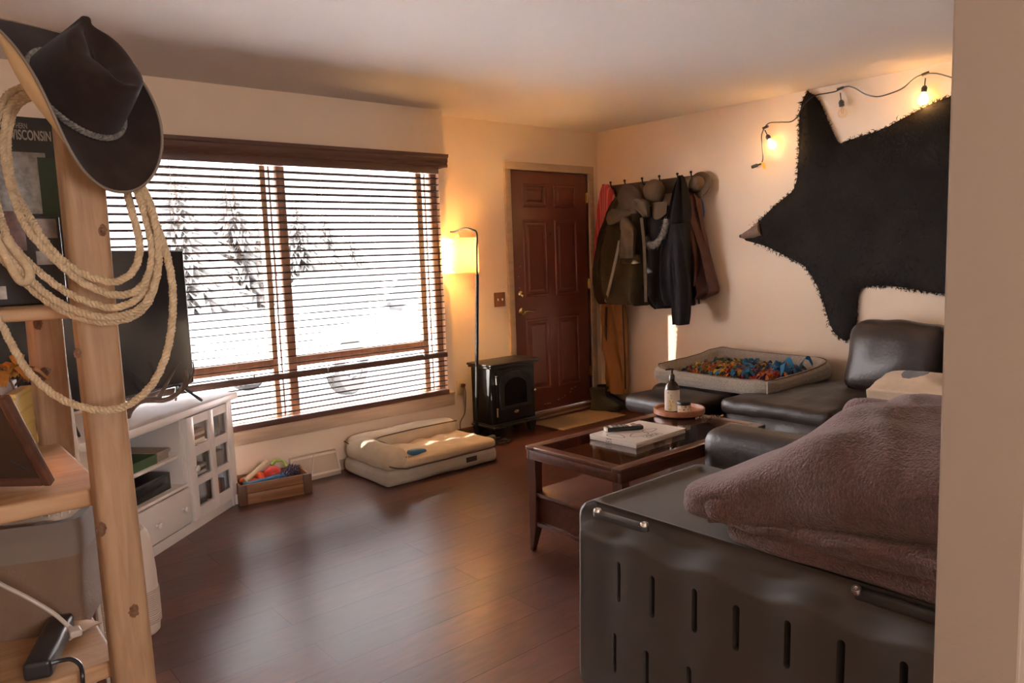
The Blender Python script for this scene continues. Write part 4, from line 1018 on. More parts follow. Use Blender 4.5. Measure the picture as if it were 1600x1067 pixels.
# cowhide pillow
def cow_mat():
    m = mat('cowhide', (.58, .43, .30), .9, sheen=.2, var=(30, (.50, .35, .23), .6), bump=(260, .3))
    N, L = m.node_tree.nodes, m.node_tree.links; b = N['Principled BSDF']; src = b.inputs['Base Color'].links[0].from_socket
    tc = N.new('ShaderNodeTexCoord'); n = N.new('ShaderNodeTexNoise'); n.inputs['Scale'].default_value = 12; L.new(tc.outputs['Object'], n.inputs[0])
    sx = N.new('ShaderNodeSeparateXYZ'); L.new(tc.outputs['Object'], sx.inputs[0])
    def M(op, a, bb):
        q = N.new('ShaderNodeMath'); q.operation = op
        for i, v in enumerate((a, bb)):
            if hasattr(v, 'node'): L.new(v, q.inputs[i])
            else: q.inputs[i].default_value = v
        return q.outputs[0]
    yy = M('DIVIDE', M('SUBTRACT', sx.outputs[1], .02), .07); xx = M('DIVIDE', M('SUBTRACT', sx.outputs[0], .08), .15)
    d = M('ADD', M('MULTIPLY', yy, yy), M('MULTIPLY', xx, xx)); d = M('ADD', d, M('MULTIPLY', M('SUBTRACT', n.outputs[0], .5), 1.3))
    fac = M('LESS_THAN', d, 1.0); zf = M('GREATER_THAN', sx.outputs[2], .005)
    mx = N.new('ShaderNodeMix'); mx.data_type = 'RGBA'; L.new(M('MULTIPLY', fac, zf), mx.inputs[0]); L.new(src, mx.inputs[6]); mx.inputs[7].default_value = (.04, .025, .024, 1)
    L.new(mx.outputs[2], b.inputs['Base Color']); return m
def pil(p):
    u, v = p.x/.15, p.y/.235
    p.z *= max(.16, (1-abs(u)**3.2)*(1-abs(v)**3.2))**.5
    p.x *= 1-.09*(1-v*v); p.y *= 1-.05*(1-u*u); p += noise.noise_vector(p*14)*.006; return p
bm = BM(); rbox(bm, (0, 0, 0), (.31, .46, .19), .03, n=18, fn=pil)
pr_ = root('cowhide_pillow', 'cream and dark cowhide pillow on the leather sofa seat', 'pillow', (4.42, 1.715, .56))
bm.transform(T(4.42, 1.715, .56, .05, 0, -.2)); obj('pillow_cover', bm, cow_mat(), pr_)

# ================================================================== COFFEE TABLE
TX0, TX1, TY0, TY1, TH = 2.245, 3.33, 2.005, 2.60, .51
tb = root('coffee_table', 'walnut coffee table with inset dark glass top and lower shelf', 'table', ((TX0+TX1)/2, (TY0+TY1)/2, 0))
fwid = .055
bm = BM()
for x0, x1, y0, y1 in ((TX0, TX1, TY0, TY0+fwid), (TX0, TX1, TY1-fwid, TY1), (TX0, TX0+fwid, TY0+fwid, TY1-fwid), (TX1-fwid, TX1, TY0+fwid, TY1-fwid)):
    bx(bm, x0, x1, y0, y1, TH-.018, TH, bev=.003)
for x0, x1, y0, y1 in ((TX0+.004, TX1-.004, TY0+.004, TY0+.024), (TX0+.004, TX1-.004, TY1-.024, TY1-.004), (TX0+.004, TX0+.024, TY0+.02, TY1-.02), (TX1-.024, TX1-.004, TY0+.02, TY1-.02)):
    bx(bm, x0, x1, y0, y1, TH-.062, TH-.016, bev=.002)
obj('top_frame', bm, WOODT, tb)
bm = BM(); bx(bm, TX0+fwid-.004, TX1-fwid+.004, TY0+fwid-.004, TY1-fwid+.004, TH-.008, TH-.002); obj('glass_top', bm, TABGL, tb, smooth=False)
for sx, x in ((1, TX0+.005), (-1, TX1-.005)):
    for sy, y in ((1, TY0+.005), (-1, TY1-.005)):
        bm = BM(); t = BM()
        q = [[t.verts.new((x+sx*a, y+sy*b, z)) for a, b in ((0, 0), (w, 0), (w, w), (0, w))] for z, w in ((TH-.02, .052), (.12, .046), (0, .022))]
        if True:
            for A, B in zip(q, q[1:]):
                for i in range(4): t.faces.new((A[i], A[(i+1) % 4], B[(i+1) % 4], B[i]))
            t.faces.new(q[0]); t.faces.new(q[-1])
        bmesh.ops.recalc_face_normals(t, faces=t.faces[:]); bmesh.ops.bevel(t, geom=t.edges[:], offset=.003, segments=1, affect='EDGES'); _merge(bm, t)
        obj('leg', bm, WOODTY, tb)
bm = BM(); bx(bm, TX0+.012, TX1-.012, TY0+.012, TY1-.012, .272, .290, bev=.003); obj('shelf', bm, WOODT, tb)
bm = BM(); bx(bm, TX0+.03, TX1-.03, TY0+.03, TY1-.03, .145, .272); obj('drawer_box', bm, WOODT, tb)
bm = BM(); bx(bm, TX0+.012, TX1-.012, TY0+.012, TY1-.012, .125, .147, bev=.003); obj('lower_rail', bm, WOODT, tb)

# things on the table
GT = TH
bk = root('magazine', 'white comic-style magazine on top under the remote', 'magazine', (2.735, 2.33, GT), math.radians(2))
bm = BM(); bx(bm, -.19, .185, -.14, .135, .018, .034, bev=.003); obj('pages', bm, mat('page_edge', (.62, .55, .47), .7), bk, local=True)
bm = BM(); bx(bm, -.192, .188, -.143, .138, .034, .0355); bx(bm, -.1935, -.190, -.143, .138, .0175, .0355); cv = obj('cover', bm, mat('cover_white', (.70, .64, .58), .35), bk, local=True)
B0 = ROOTM[bk]
bm = BM()
def outline(cx, cy, rx, ry, n=26, th=.004, wob=.1):
    t = BM(); a0 = []; a1 = []
    for i in range(n):
        a = 2*PI*i/n; k = 1+wob*math.sin(3*a+cx*40); a0.append(t.verts.new((cx+rx*k*math.cos(a), cy+ry*k*math.sin(a), .0359))); a1.append(t.verts.new((cx+(rx-th)*k*math.cos(a), cy+(ry-th)*k*math.sin(a), .0359)))
    for i in range(n):
        j = (i+1) % n; t.faces.new((a0[i], a0[j], a1[j], a1[i]))
    _merge(bm, t)
outline(-.05, -.045, .055, .035); outline(.045, -.035, .045, .026); outline(-.14, .02, .03, .05); outline(.02, .1, .05, .015)
obj('cover_print', bm, INK, bk, local=True); bm = BM()
bx(bm, -.08, .03, -.128, -.126, .0356, .036); bx(bm, -.08, .03, -.088, -.086, .0356, .036); bx(bm, -.08, -.078, -.128, -.086, .0356, .036); bx(bm, .028, .03, -.128, -.086, .0356, .036)
obj('lettering_box', bm, INK, bk, local=True)
bm = BM(); bx(bm, .02, .12, .105, .125, .0356, .036); obj('red_strip', bm, mat('red_ink', (.45, .12, .1), .5), bk, local=True)
text('cover_lettering', 'CETA', .034, B0 @ T(-.025, -.107, .036), INK, bk, .0002, bold=True)
text('spine_lettering', 'CETA', .014, B0 @ basis((-.1936, .02, .0265), (0, -1, 0), (0, 0, 1)), INK, bk, .0002, bold=True)
b2 = root('magazine', 'thin magazine lying underneath the white comic-style one', 'magazine', (2.735, 2.33, GT), math.radians(2))
bm = BM(); bx(bm, -.19, .19, -.142, .137, .0, .0165, bev=.002); obj('pages', bm, mat('page_edge_b', (.40, .33, .27), .7), b2, local=True)
bm = BM(); bx(bm, -.193, -.189, -.142, .137, 0, .0165); obj('spine', bm, mat('spine_white', (.62, .57, .52), .4), b2, local=True)
text('spine_lettering', 'VOICE', .013, ROOTM[b2] @ basis((-.1931, .02, .008), (0, -1, 0), (0, 0, 1)), INK, b2, .0002, bold=True)
bk.scale.z = .66; b2.scale.z = .66
rm = root('remote_control', 'black television remote with white end lying on the magazine', 'remote', (2.70, 2.385, GT+.0242), math.radians(-30))
bm = BM(); rbox(bm, (0, 0, .012), (.185, .045, .022), .009, n=6); obj('casing', bm, BLACKP, rm, local=True)
bm = BM(); rbox(bm, (-.094, 0, .012), (.012, .04, .02), .005, n=2); obj('end_cap', bm, PAPER, rm, local=True)
for i in range(6):
    for j in (-.013, 0, .013):
        bm = BM(); rbox(bm, (-.07+.024*i, j, .0245), (.014, .008, .004), .0018, n=1); obj('button', bm, mat('rubber_button', (.22, .2, .2), .6) if i % 4 else PAPER, rm, local=True)
ty = root('wooden_tray', 'round wooden tray on the far end of the coffee table', 'tray', (3.268, 2.49, GT))
bm = BM(); lathe(bm, [(0, 0), (.125, 0), (.136, .006), (.138, .030), (.134, .034), (.128, .032), (.124, .016), (0, .015)], T(3.268, 2.49, GT), 56); obj('tray_body', bm, mat('acacia', (.34, .13, .055), .4, grain=((.2, .07, .03), 0, 2.5)), ty)
AMBER = mat('amber_bottle', (.030, .012, .005), .22, spec=.35)
bo = root('soap_bottle', 'brown pump bottle with pale yellow flowered label standing on the tray', 'bottle', (3.228, 2.505, GT+.016))
Bz = T(3.228, 2.505, GT+.016)
bm = BM(); lathe(bm, [(0, 0), (.036, 0), (.040, .005), (.040, .125), (.037, .14), (.022, .162), (.0145, .168), (.0145, .18), (0, .18)], Bz, 40); obj('bottle_body', bm, AMBER, bo)
bm = BM(); surf(bm, lambda u, v: Vector((3.228+.0406*math.cos(2*PI*u), 2.505+.0406*math.sin(2*PI*u), GT+.016+.008+.114*v)), 48, 2, cu=True); lab = obj('label', bm, mat('label_cream', (.68, .58, .46), .6), bo)
bm = BM(); rnd = random.Random(4)
vd = Vector((-.80, -.60, 0)); sdv = Vector((.6, -.8, 0))
def onb(u, z, off): # point on the bottle seen from the camera; u metres across
    a = u/.0406; d = vd*math.cos(a)+sdv*math.sin(a); return Vector((3.228, 2.505, GT+.016+z))+d*(.0406+off)
def dab(bm, u, z, r, off=.0005, n=7):
    bm.faces.new([bm.verts.new(onb(u+r*math.cos(2*PI*i/n)*rnd.uniform(.6, 1.1), z+r*math.sin(2*PI*i/n)*rnd.uniform(.8, 1.4), off)) for i in range(n)])
for _ in range(16): dab(bm, rnd.gauss(-.008, .006), rnd.uniform(.015, .095), .005)
obj('flower_print', bm, mat('print_yellow', (.62, .42, .06), .6), lab)
bm = BM()
for k in range(5): dab(bm, -.022, .02+.015*k, .002)
dab(bm, -.021, .108, .004); obj('small_print', bm, mat('print_grey', (.25, .24, .25), .6), lab)
bm = BM(); lathe(bm, [(0, .178), (.0155, .178), (.0155, .198), (.011, .204), (.0055, .206), (.0055, .224), (.010, .226), (.010, .236), (0, .238)], Bz, 24); q = onb(0, .231, -.035); tube(bm, [Vector((3.228, 2.505, GT+.247)), Vector((3.228, 2.505, GT+.247))+(vd*.3-sdv*.9).normalized()*.03, Vector((3.228, 2.505, GT+.243))+(vd*.3-sdv*.9).normalized()*.036], [.006, .005, .004], 8); obj('pump', bm, mat('pump_brown', (.028, .014, .008), .35), bo)
ja = root('candle_jar', 'small patterned cream candle jar with dark lid on the tray', 'jar', (3.223, 2.425, GT+.016))
Jz = T(3.223, 2.425, GT+.016)
bm = BM(); lathe(bm, [(0, 0), (.031, 0), (.034, .004), (.034, .046), (.031, .05), (0, .05)], Jz, 36); obj('jar_body', bm, mat('jar_cream', (.68, .54, .40), .4), ja)
bm = BM()
for _ in range(60):
    a = rnd.random()*2*PI; z = rnd.uniform(.006, .044); r = rnd.uniform(.002, .005); n = 6
    bm.faces.new([bm.verts.new((3.223+.0344*math.cos(a+r/.034*math.cos(2*PI*i/n)*.7), 2.425+.0344*math.sin(a+r/.034*math.cos(2*PI*i/n)*.7), GT+.016+z+r*1.1*math.sin(2*PI*i/n))) for i in range(n)])
obj('leaf_print', bm, mat('print_brown', (.16, .09, .05), .6), ja)
bm = BM(); lathe(bm, [(0, .048), (.035, .048), (.036, .052), (.036, .062), (.034, .065), (0, .066)], Jz, 36); obj('lid', bm, BLACKM, ja)
bd = root('bead_strand', 'strand of small pink beads lying beside the round tray', 'beads', (3.22, 2.33, GT))
for i in range(15):
    bm = BM(); ball(bm, (3.195+.011*i, 2.325+.012*math.sin(i*.9)-.004*i, GT+.006), .006, sub=2); obj('bead', bm, mat('bead_pink', (.34, .17, .12), .45), bd)

# ================================================================== DOG CRATE AND BLANKET
CX0, CX1, CY0, CY1, CH = 1.605, 2.30, .475, 1.655, .615
ck = root('dog_crate', 'large dark grey plastic dog crate with slotted side under the blanket', 'dog crate', ((CX0+CX1)/2, (CY0+CY1)/2, 0))
hx_, hy_, hz_ = (CX1-CX0)/2, (CY1-CY0)/2, CH/2

def crate_fn(p):
    yw, zw = p.y+hy_+CY0, p.z+hz_
    k = sst(.0, 1, (abs(p.x)-hx_*.86)/(hx_*.14)) * (1 if abs(p.y) < hy_*.93 else .0)
    rib = .5+.5*math.cos(2*PI*(yw-1.42)/.272)
    ze = .505+.028*rib
    inset = sst(ze, ze+.045, zw)
    sgn = 1 if p.x > 0 else -1
    if abs(p.x) > hx_*.8:
        p.x -= sgn*k*(.012*(1-rib)*(1-inset)*sst(.02, .1, zw))
        p.x -= sgn*.055*inset*k
    p.x -= sgn*.02*(zw/CH)
    if zw > CH*.9 and abs(p.x) < hx_*.80 and abs(p.y) < hy_*.93:
        p.z -= .014*sst(0, 1, (hx_*.80-abs(p.x))/.03)*sst(0, 1, (hy_*.93-abs(p.y))/.03)
    return p
t = BM(); rbox(t, ((CX0+CX1)/2, (CY0+CY1)/2, CH/2), (CX1-CX0, CY1-CY0, CH), .045, n=72, fn=crate_fn)
body = obj('crate_shell', t, CRATEP, ck, angle=60)
t = BM(); rbox(t, ((CX0+CX1)/2, (CY0+CY1)/2, CH/2-.01), (CX1-CX0-.17, CY1-CY0-.07, CH-.07), .03, n=4)
SLOT = [(1.468, .468, .342), (1.343, .462, .336), (1.191, .475, .350), (1.064, .470, .345), (.916, .484, .360), (.785, .482, .356), (.642, .49, .365)]
def slots(bm, xs):
    for y, z1, z0 in SLOT:
        for dz, dy in ((0, 0), (-.232, .018)):
            w_ = .0095; P = []
            for i in range(7): a = PI*i/6; P.append((y+dy+w_*math.cos(a), z1+dz-w_+w_*math.sin(a)))
            for i in range(7): a = PI+PI*i/6; P.append((y+dy+w_*math.cos(a), z0+dz+w_+w_*math.sin(a)))
            prism(bm, P, xs[0], xs[1], Matrix(((0, 0, 1, 0), (1, 0, 0, 0), (0, 1, 0, 0), (0, 0, 0, 1))))
slots(t, (CX0-.05, CX0+.2))
def cut(target, bm):
    bmesh.ops.recalc_face_normals(bm, faces=bm.faces[:])
    me = bpy.data.meshes.new('cutter'); bm.transform(ROOTM[ck].inverted()); bm.to_mesh(me); bm.free(); o = bpy.data.objects.new('cutter', me); COL.objects.link(o); o.parent = ck
    md = target.modifiers.new('cut', 'BOOLEAN'); md.operation = 'DIFFERENCE'; md.solver = 'EXACT'; md.use_self = True; md.object = o
    bpy.context.view_layer.update()
    dg = bpy.context.evaluated_depsgraph_get(); nm = bpy.data.meshes.new_from_object(target.evaluated_get(dg))
    target.modifiers.clear(); old = target.data; target.data = nm; bpy.data.meshes.remove(old)
    bpy.data.objects.remove(o); bpy.data.meshes.remove(me)
cut(body, t)
def bolt(bm, p, n=(0, 0, 1), r=.0125):
    q = Vector(n).to_track_quat('Z', 'Y').to_matrix().to_4x4(); lathe(bm, [(0, .008), (.004, .006), (.0045, .009), (r*.8, .009), (r, .005), (r, -.004), (0, -.004)], Matrix.Translation(p) @ q, 20)
b0, b1 = at_z(934, 799, CH+.004), at_z(1007, 821, CH+.004)
bm = BM(); d = (b1-b0).normalized(); s_ = Vector((-d.y, d.x, 0))*.016
prism(bm, [(q.x, q.y) for q in [b0+(s_ if True else 0)*math.sin(a)-d*.016*math.cos(a) for a in [PI*i/8-PI/2+PI/2 for i in range(0)]] + [b0+s_, b0-d*.014+s_*.4, b0-d*.014-s_*.4, b0-s_, b1-s_, b1+d*.014-s_*.4, b1+d*.014+s_*.4, b1+s_]], CH-.012, CH+.004, bev=.002); sp = obj('hinge_strap', bm, mat('strap_grey', (.035, .031, .029), .5), ck)
for p in (b0, b1): bm = BM(); bolt(bm, p); obj('bolt', bm, CHROME, sp)
p = Vector((1.672, .745, .592)); bm = BM(); rbox(bm, p+Vector((.005, -.07, -.004)), (.03, .2, .03), .008, n=3); sp = obj('hinge_strap', bm, mat('strap_grey2', (.03, .027, .025), .5), ck)
bm = BM(); bolt(bm, p+Vector((-.012, .02, .008)), (-.5, 0, .86)); obj('bolt', bm, CHROME, sp)
q = at_z(1096, 797, CH-.01); bm = BM(); box(bm, q, (.03, .012, .012), T(), bev=.003); obj('vent_latch', bm, BLACKP, ck)

bl = root('fleece_blanket', 'thick folded brown fleece blanket piled on the grey dog crate', 'blanket', (2.0, .93, CH))
def fold(seed, top=None):
    def f(p):
        w = noise.noise(Vector((p.x*5, p.y*3.2, seed)))*.03+noise.noise(Vector((p.x*12+seed, p.y*7, 1)))*.012
        if top:
            h = top/2; t_ = sst(-.06, .36, p.y); g = 1-.60*t_
            p.z = (p.z+h)*g*(1+.30*(1-min(1, (p.x/.40)**2))*(1-min(1, (p.y/.5)**2)))-h + .085*sst(.22, -.30, p.y)*(1 if p.z < 0 else .15)
            cr = math.sin(p.y*23+2*math.sin(p.x*6)+1.2*math.sin(p.x*15))
            w += .012*max(0, cr)**3*sst(.15, -.2, p.y)*(1 if p.z > 0 else 0)
            p.z += w*(1 if p.z > 0 else .3)*(1-.7*t_)
        else:
            p.z += w*(1 if p.z > 0 else .25)
        p.y += noise.noise(Vector((p.x*4, p.z*9, seed+4)))*.022; p.x += noise.noise(Vector((p.y*5, p.z*8, seed+8)))*.016
        return p
    return f
bm = BM()
rbox(bm, (2.015, .84, CH+.034), (.70, .62, .085), .04, n=22, fn=fold(1))
rbox(bm, (2.00, .865, CH+.085), (.69, .66, .085), .041, n=22, fn=fold(5))
rbox(bm, (2.01, .90, CH+.155), (.71, .76, .25), .075, n=34, fn=fold(9, .25))
rbox(bm, (2.36, .80, CH+.215), (.15, .66, .16), .07, n=20, fn=fold(14))
obj('folded_layers', bm, FLEECE, bl)
bm = BM(); pts = [Vector((1.662+.008*math.sin(i*1.3), 1.17-.62*i/14, CH+.052+.05*i/14+.004*math.sin(i*1.7))) for i in range(15)]
tube(bm, spline(pts, 4), .010, 8); obj('hem', bm, FLEECE, bl)

# ================================================================== TV CABINET, TELEVISION AND WHAT IS IN AND ON IT
SA = math.radians(41); SM = T(1.46, 4.32, 0, SA)
cab = root('tv_cabinet', 'white corner cabinet with a six pane door under the television', 'cabinet', (1.46, 4.32, 0), SA)
L0, R0, ZT = -1.07, .064, .66
foot = [(R0, .0), (R0, .085), (-.10, .27), (-.5, .52), (-.93, .30), (L0, .04), (L0, 0)]
bm = BM(); prism(bm, [(.104, -.022), (.104, .075), (-.09, .29), (-.5, .545), (-.95, .32), (L0-.03, .05), (L0-.03, -.022)], ZT-.038, ZT, bev=.004); obj('cabinet_top', bm, WHITEP, cab, local=True)
bm = BM()
def face(x0, x1, z0, z1, y=0, d=.018): bx(bm, x0, x1, y, y+d, z0, z1, bev=.0015)
face(.004, R0, 0, ZT-.038); face(L0, -.86, .03, ZT-.038); face(-.42, -.40, .03, ZT-.038); face(-.86, -.42, .612, ZT-.038); face(L0, R0, .0, .052, .004)
face(-.86, -.42, .255, .27)
bx(bm, -.43, -.412, .018, .40, .03, ZT-.038); bx(bm, -.88, -.862, .018, .30, .03, ZT-.038)
bx(bm, -.875, -.42, .018, .36, .255, .268); bx(bm, L0+.02, R0-.02, .018, .08, .03, .05)
def wallp(a, b):
    ax, ay = a; ex, ey = b; L_ = math.hypot(ex-ax, ey-ay); nx, ny = -(ey-ay)/L_*.012, (ex-ax)/L_*.012
    prism(bm, [(ax, ay), (ex, ey), (ex+nx, ey+ny), (ax+nx, ay+ny)], .03, ZT-.038)
for a, b in zip(foot, foot[1:6]): wallp(a, b)
prism(bm, [(R0-.006, .02), (R0-.006, .085), (-.10, .262), (-.5, .51), (-.92, .295), (L0+.01, .04), (L0+.01, .02)], .03, .045)
obj('carcass', bm, WHITEP, cab, local=True)
bm = BM(); bx(bm, -.862, -.43, .035, .36, .408, .424, bev=.002); obj('shelf', bm, WHITEP, cab, local=True)
bm = BM(); bx(bm, .03, .075, -.012, .035, 0, .06, bev=.004); obj('foot', bm, WHITEP, cab, local=True)
bm = BM(); bx(bm, -.845, -.425, -.014, .004, .066, .252, bev=.004); dr = obj('drawer', bm, WHITEP, cab, local=True)
def knob(x, z, par):
    bm = BM(); lathe(bm, [(0, 0), (.009, 0), (.007, .010), (.015, .016), (.017, .023), (.012, .029), (0, .031)], T(x, -.013, z, 0, PI/2), 20); obj('knob', bm, WHITEP, par, local=True)
knob(-.50, .158, dr); knob(-.72, .150, dr)
# door with six openings
cols = ((-.352, -.208), (-.160, -.026)); rows = ((.450, .568), (.276, .398), (.119, .238))
bm = BM(); xs = [-.408, cols[0][0], cols[0][1], cols[1][0], cols[1][1], -.002]; zs = [.058, rows[2][0], rows[2][1], rows[1][0], rows[1][1], rows[0][0], rows[0][1], .614]
for i in range(0, 5, 2): bx(bm, xs[i], xs[i+1], -.016, .002, zs[0], zs[-1], bev=.002)
for j in range(0, 7, 2):
    for i in (1, 3): bx(bm, xs[i], xs[i+1], -.015, .002, zs[j], zs[j+1])
dd = obj('door', bm, WHITEP, cab, local=True)
for c0, c1 in cols:
    for r0, r1 in rows:
        bm = BM(); bx(bm, c0, c1, -.006, -.003, r0, r1); obj('door_pane', bm, GLASS, dd, local=True, smooth=False)
knob(-.375, .337, dd)
bm = BM(); bx(bm, -.40, .05, .004, .10, .255, .262); bx(bm, -.40, .05, .004, .10, .432, .439); obj('inner_shelves', bm, WHITEP, cab, local=True)
def inbox(name, label, cat, x0, x1, y0, y1, z0, z1, m, grp='discs and boxes behind the cabinet door'):
    c = SM @ Vector(((x0+x1)/2, (y0+y1)/2, z0)); o = root(name, label, cat, c, SA, grp); bm = BM(); bx(bm, x0, x1, y0, y1, z0, z1, SM, bev=.0015)
    body = obj('case', bm, m, o); return o
cc = lambda n, c: mat(n, tuple(min(.7, v*1.9) for v in c), .35)
specs = [(-.345, -.215, .44, [(.11, .085, .07), (.30, .22, .16), (.09, .05, .04), (.32, .25, .19), (.2, .13, .1)], 'behind the top pane by the knob side'),
         (-.335, -.225, .263, [(.05, .05, .055), (.26, .24, .23), (.06, .03, .03), (.2, .17, .15)], 'behind the middle pane by the knob')]
for x0, x1, z, cl, wh in specs:
    zz = z
    for i, c in enumerate(cl):
        inbox('disc_case', ['lowest', 'second', 'third', 'fourth', 'top'][i]+' disc case of the stack '+wh, 'disc case', x0+.004*(i % 2), x1-.003*(i % 3), .008, .056, zz, zz+.0165, cc('case%d%d' % (int(z*100), i), c)); zz += .0172
for i in range(3): inbox('disc_case', ['brown', 'dark blue', 'grey'][i]+' upright disc case behind the top pane away from the knob', 'disc case', -.15+.03*i, -.15+.03*i+.027, .01, .056, .44, .44+.125, cc('cv%d' % i, [(.30, .19, .13), (.05, .06, .07), (.09, .09, .095)][i]))
inbox('storage_tin', 'grey tin box behind the middle pane away from the knob', 'tin', -.15, -.045, .01, .055, .263, .355, cc('tin', (.17, .15, .14)))
inbox('game_case', 'pale game box behind the bottom pane by the knob side', 'box', -.34, -.225, .008, .056, .051, .085, cc('gmc', (.28, .21, .13)))
inbox('game_case', 'dark game box lying on the pale one behind the bottom pane', 'box', -.335, -.24, .01, .054, .0855, .125, cc('gmd', (.06, .05, .045)))
inbox('disc_case', 'maroon upright case behind the bottom pane away from the knob', 'disc case', -.14, -.10, .01, .055, .051, .2, cc('gme', (.12, .035, .03)))
inbox('disc_case', 'black upright case beside the maroon one behind the bottom pane', 'disc case', -.095, -.055, .01, .055, .051, .19, cc('gmf', (.03, .026, .025)))
G2 = 'things on the open cabinet shelves'
inbox('photo_album', 'dark green book lying on the open cabinet shelf', 'book', -.80, -.585, .05, .26, .4245, .472, mat('green_cloth', (.03, .075, .012), .6), G2)
o = inbox('paper_stack', 'stack of papers lying beside the green book on the shelf', 'papers', -.58, -.475, .06, .27, .4245, .455, mat('paper_stack', (.30, .25, .2), .8), G2)
bm = BM()
for k in range(5): bx(bm, -.583-.0+.01*(k % 2), -.472+.006*(k % 3), .052, .27, .456+.004*k, .4585+.004*k, SM)
obj('loose_sheets', bm, mat('sheets', (.4, .33, .26), .8), o)
inbox('speaker_box', 'black box standing at the back of the open cabinet shelf', 'box', -.84, -.74, .27, .33, .4245, .545, BLACKP, G2)
o = inbox('media_player', 'black media player box in the lower open compartment', 'media player', -.82, -.50, .045, .30, .2685, .355, mat('player_black', (.014, .013, .013), .4), G2)
bm = BM(); bx(bm, -.80, -.52, .043, .046, .282, .342, SM, bev=.001); obj('front_panel', bm, mat('player_face', (.02, .02, .022), .15), o)

# television
TA = math.radians(33.3); tr = at_z(303.5, 597, .757); TVW, TVH = 1.30, .735
TM = T(tr.x, tr.y, 0, TA)
tv = root('tv', 'black flat television standing on the white cabinet', 'television', (tr.x, tr.y, ZT), TA)
bm = BM(); bx(bm, -TVW, 0, .0, .028, .757, .757+TVH, TM, bev=.004); bx(bm, -TVW+.2, -.25, .028, .05, .80, 1.2, TM, bev=.01); obj('housing', bm, BLACKP, tv)
bm = BM(); bx(bm, -TVW+.008, -.008, -.0016, .002, .772, .757+TVH-.008, TM); obj('screen', bm, mat('tv_screen', (.022, .021, .022), .13, spec=.7), tv)
for s, x in ((1, -.12), (-1, -.83)):
    bm = BM(); a = TM @ Vector((x, .014, .765))
    for dy in (-.10, .075):
        e = TM @ Vector((x+(.05 if s > 0 else -.05), dy, ZT+.006)); tube(bm, spline([a, a.lerp(e, .45)+Vector((0, 0, .004)), e], 5), [.008]*10+[.006], 8)
    obj('tv_foot', bm, BLACKP, tv)
ANT = mat('antler', (.155, .095, .065), .6, var=(18, (.09, .055, .04), .8), bump=(70, .3))
an = root('deer_antler', 'brown deer antler lying on the white cabinet in front of the television', 'antler', at_z(232, 645, ZT))
ad = 3.86
def ap(x, y, d=0): return at_d(x, y, ad+d)
bm = BM()
beam = [ap(200, 660, -.15), ap(206, 648, -.1), ap(220, 636, -.03), ap(240, 634, .02), ap(258, 634, .05), ap(276, 626, .08), ap(288, 612, .08), ap(293, 598, .04), ap(291, 586, 0)]
P = spline(beam, 6); tube(bm, P, [.017-.012*(i/(len(P)-1))**2 for i in range(len(P))], 10)
P = spline([ap(249, 632, .05), ap(256, 618, .0), ap(266, 600, -.02), ap(279, 579, -.05)], 6); tube(bm, P, [.013-.010*(i/(len(P)-1)) for i in range(len(P))], 10)
P = spline([ap(281, 622, .08), ap(293, 610, .12), ap(303, 590, .14), ap(302, 574, .12)], 6); tube(bm, P, [.010-.007*(i/(len(P)-1)) for i in range(len(P))], 8)
P = spline([ap(212, 640, -.06), ap(207, 630, -.02), ap(214, 622, 0)], 6); tube(bm, P, [.010-.006*(i/(len(P)-1)) for i in range(len(P))], 8)
mz = min(v.co.z for v in bm.verts)
for v in bm.verts: v.co.z += ZT+.001-mz if mz < ZT else 0
obj('antler_beam', bm, ANT, an)

# air purifier
ap_ = root('air_purifier', 'white rounded air purifier on the floor beside the log post', 'air purifier', (.615, 3.09, 0))
PW = mat('purifier_white', (.62, .50, .41), .4)
def sq(u, r, z): x, y = super_ring(2*PI*u, r, r, .55); return Vector((.615+x, 3.09+y, z))
pf = [(.088, .0), (.098, .012), (.104, .08), (.102, .24), (.094, .37), (.085, .40), (.074, .412), (.066, .408), (.062, .39)]
bm = BM(); surf(bm, lambda u, v: (lambda f: (lambda i, t_: sq(u, pf[i][0]*(1-t_)+pf[i+1][0]*t_, pf[i][1]*(1-t_)+pf[i+1][1]*t_))(min(int(f), len(pf)-2), f-min(int(f), len(pf)-2)))(v*(len(pf)-1)), 60, 32, cu=True); bmesh.ops.holes_fill(bm, edges=[e for e in bm.edges if e.is_boundary], sides=0); obj('housing', bm, PW, ap_)
bm = BM()
for k in range(16): tube(bm, [sq(i/48, .1045, .05+.0085*k) for i in range(48)], .0022, 5, closed=True)
obj('intake_grille', bm, mat('grille_shade', (.45, .36, .29), .5), ap_)
bm = BM(); lathe(bm, [(0, .395), (.06, .395)], T(.615, 3.09, 0), 30); obj('top_outlet', bm, mat('outlet_dark', (.09, .075, .065), .5), ap_)

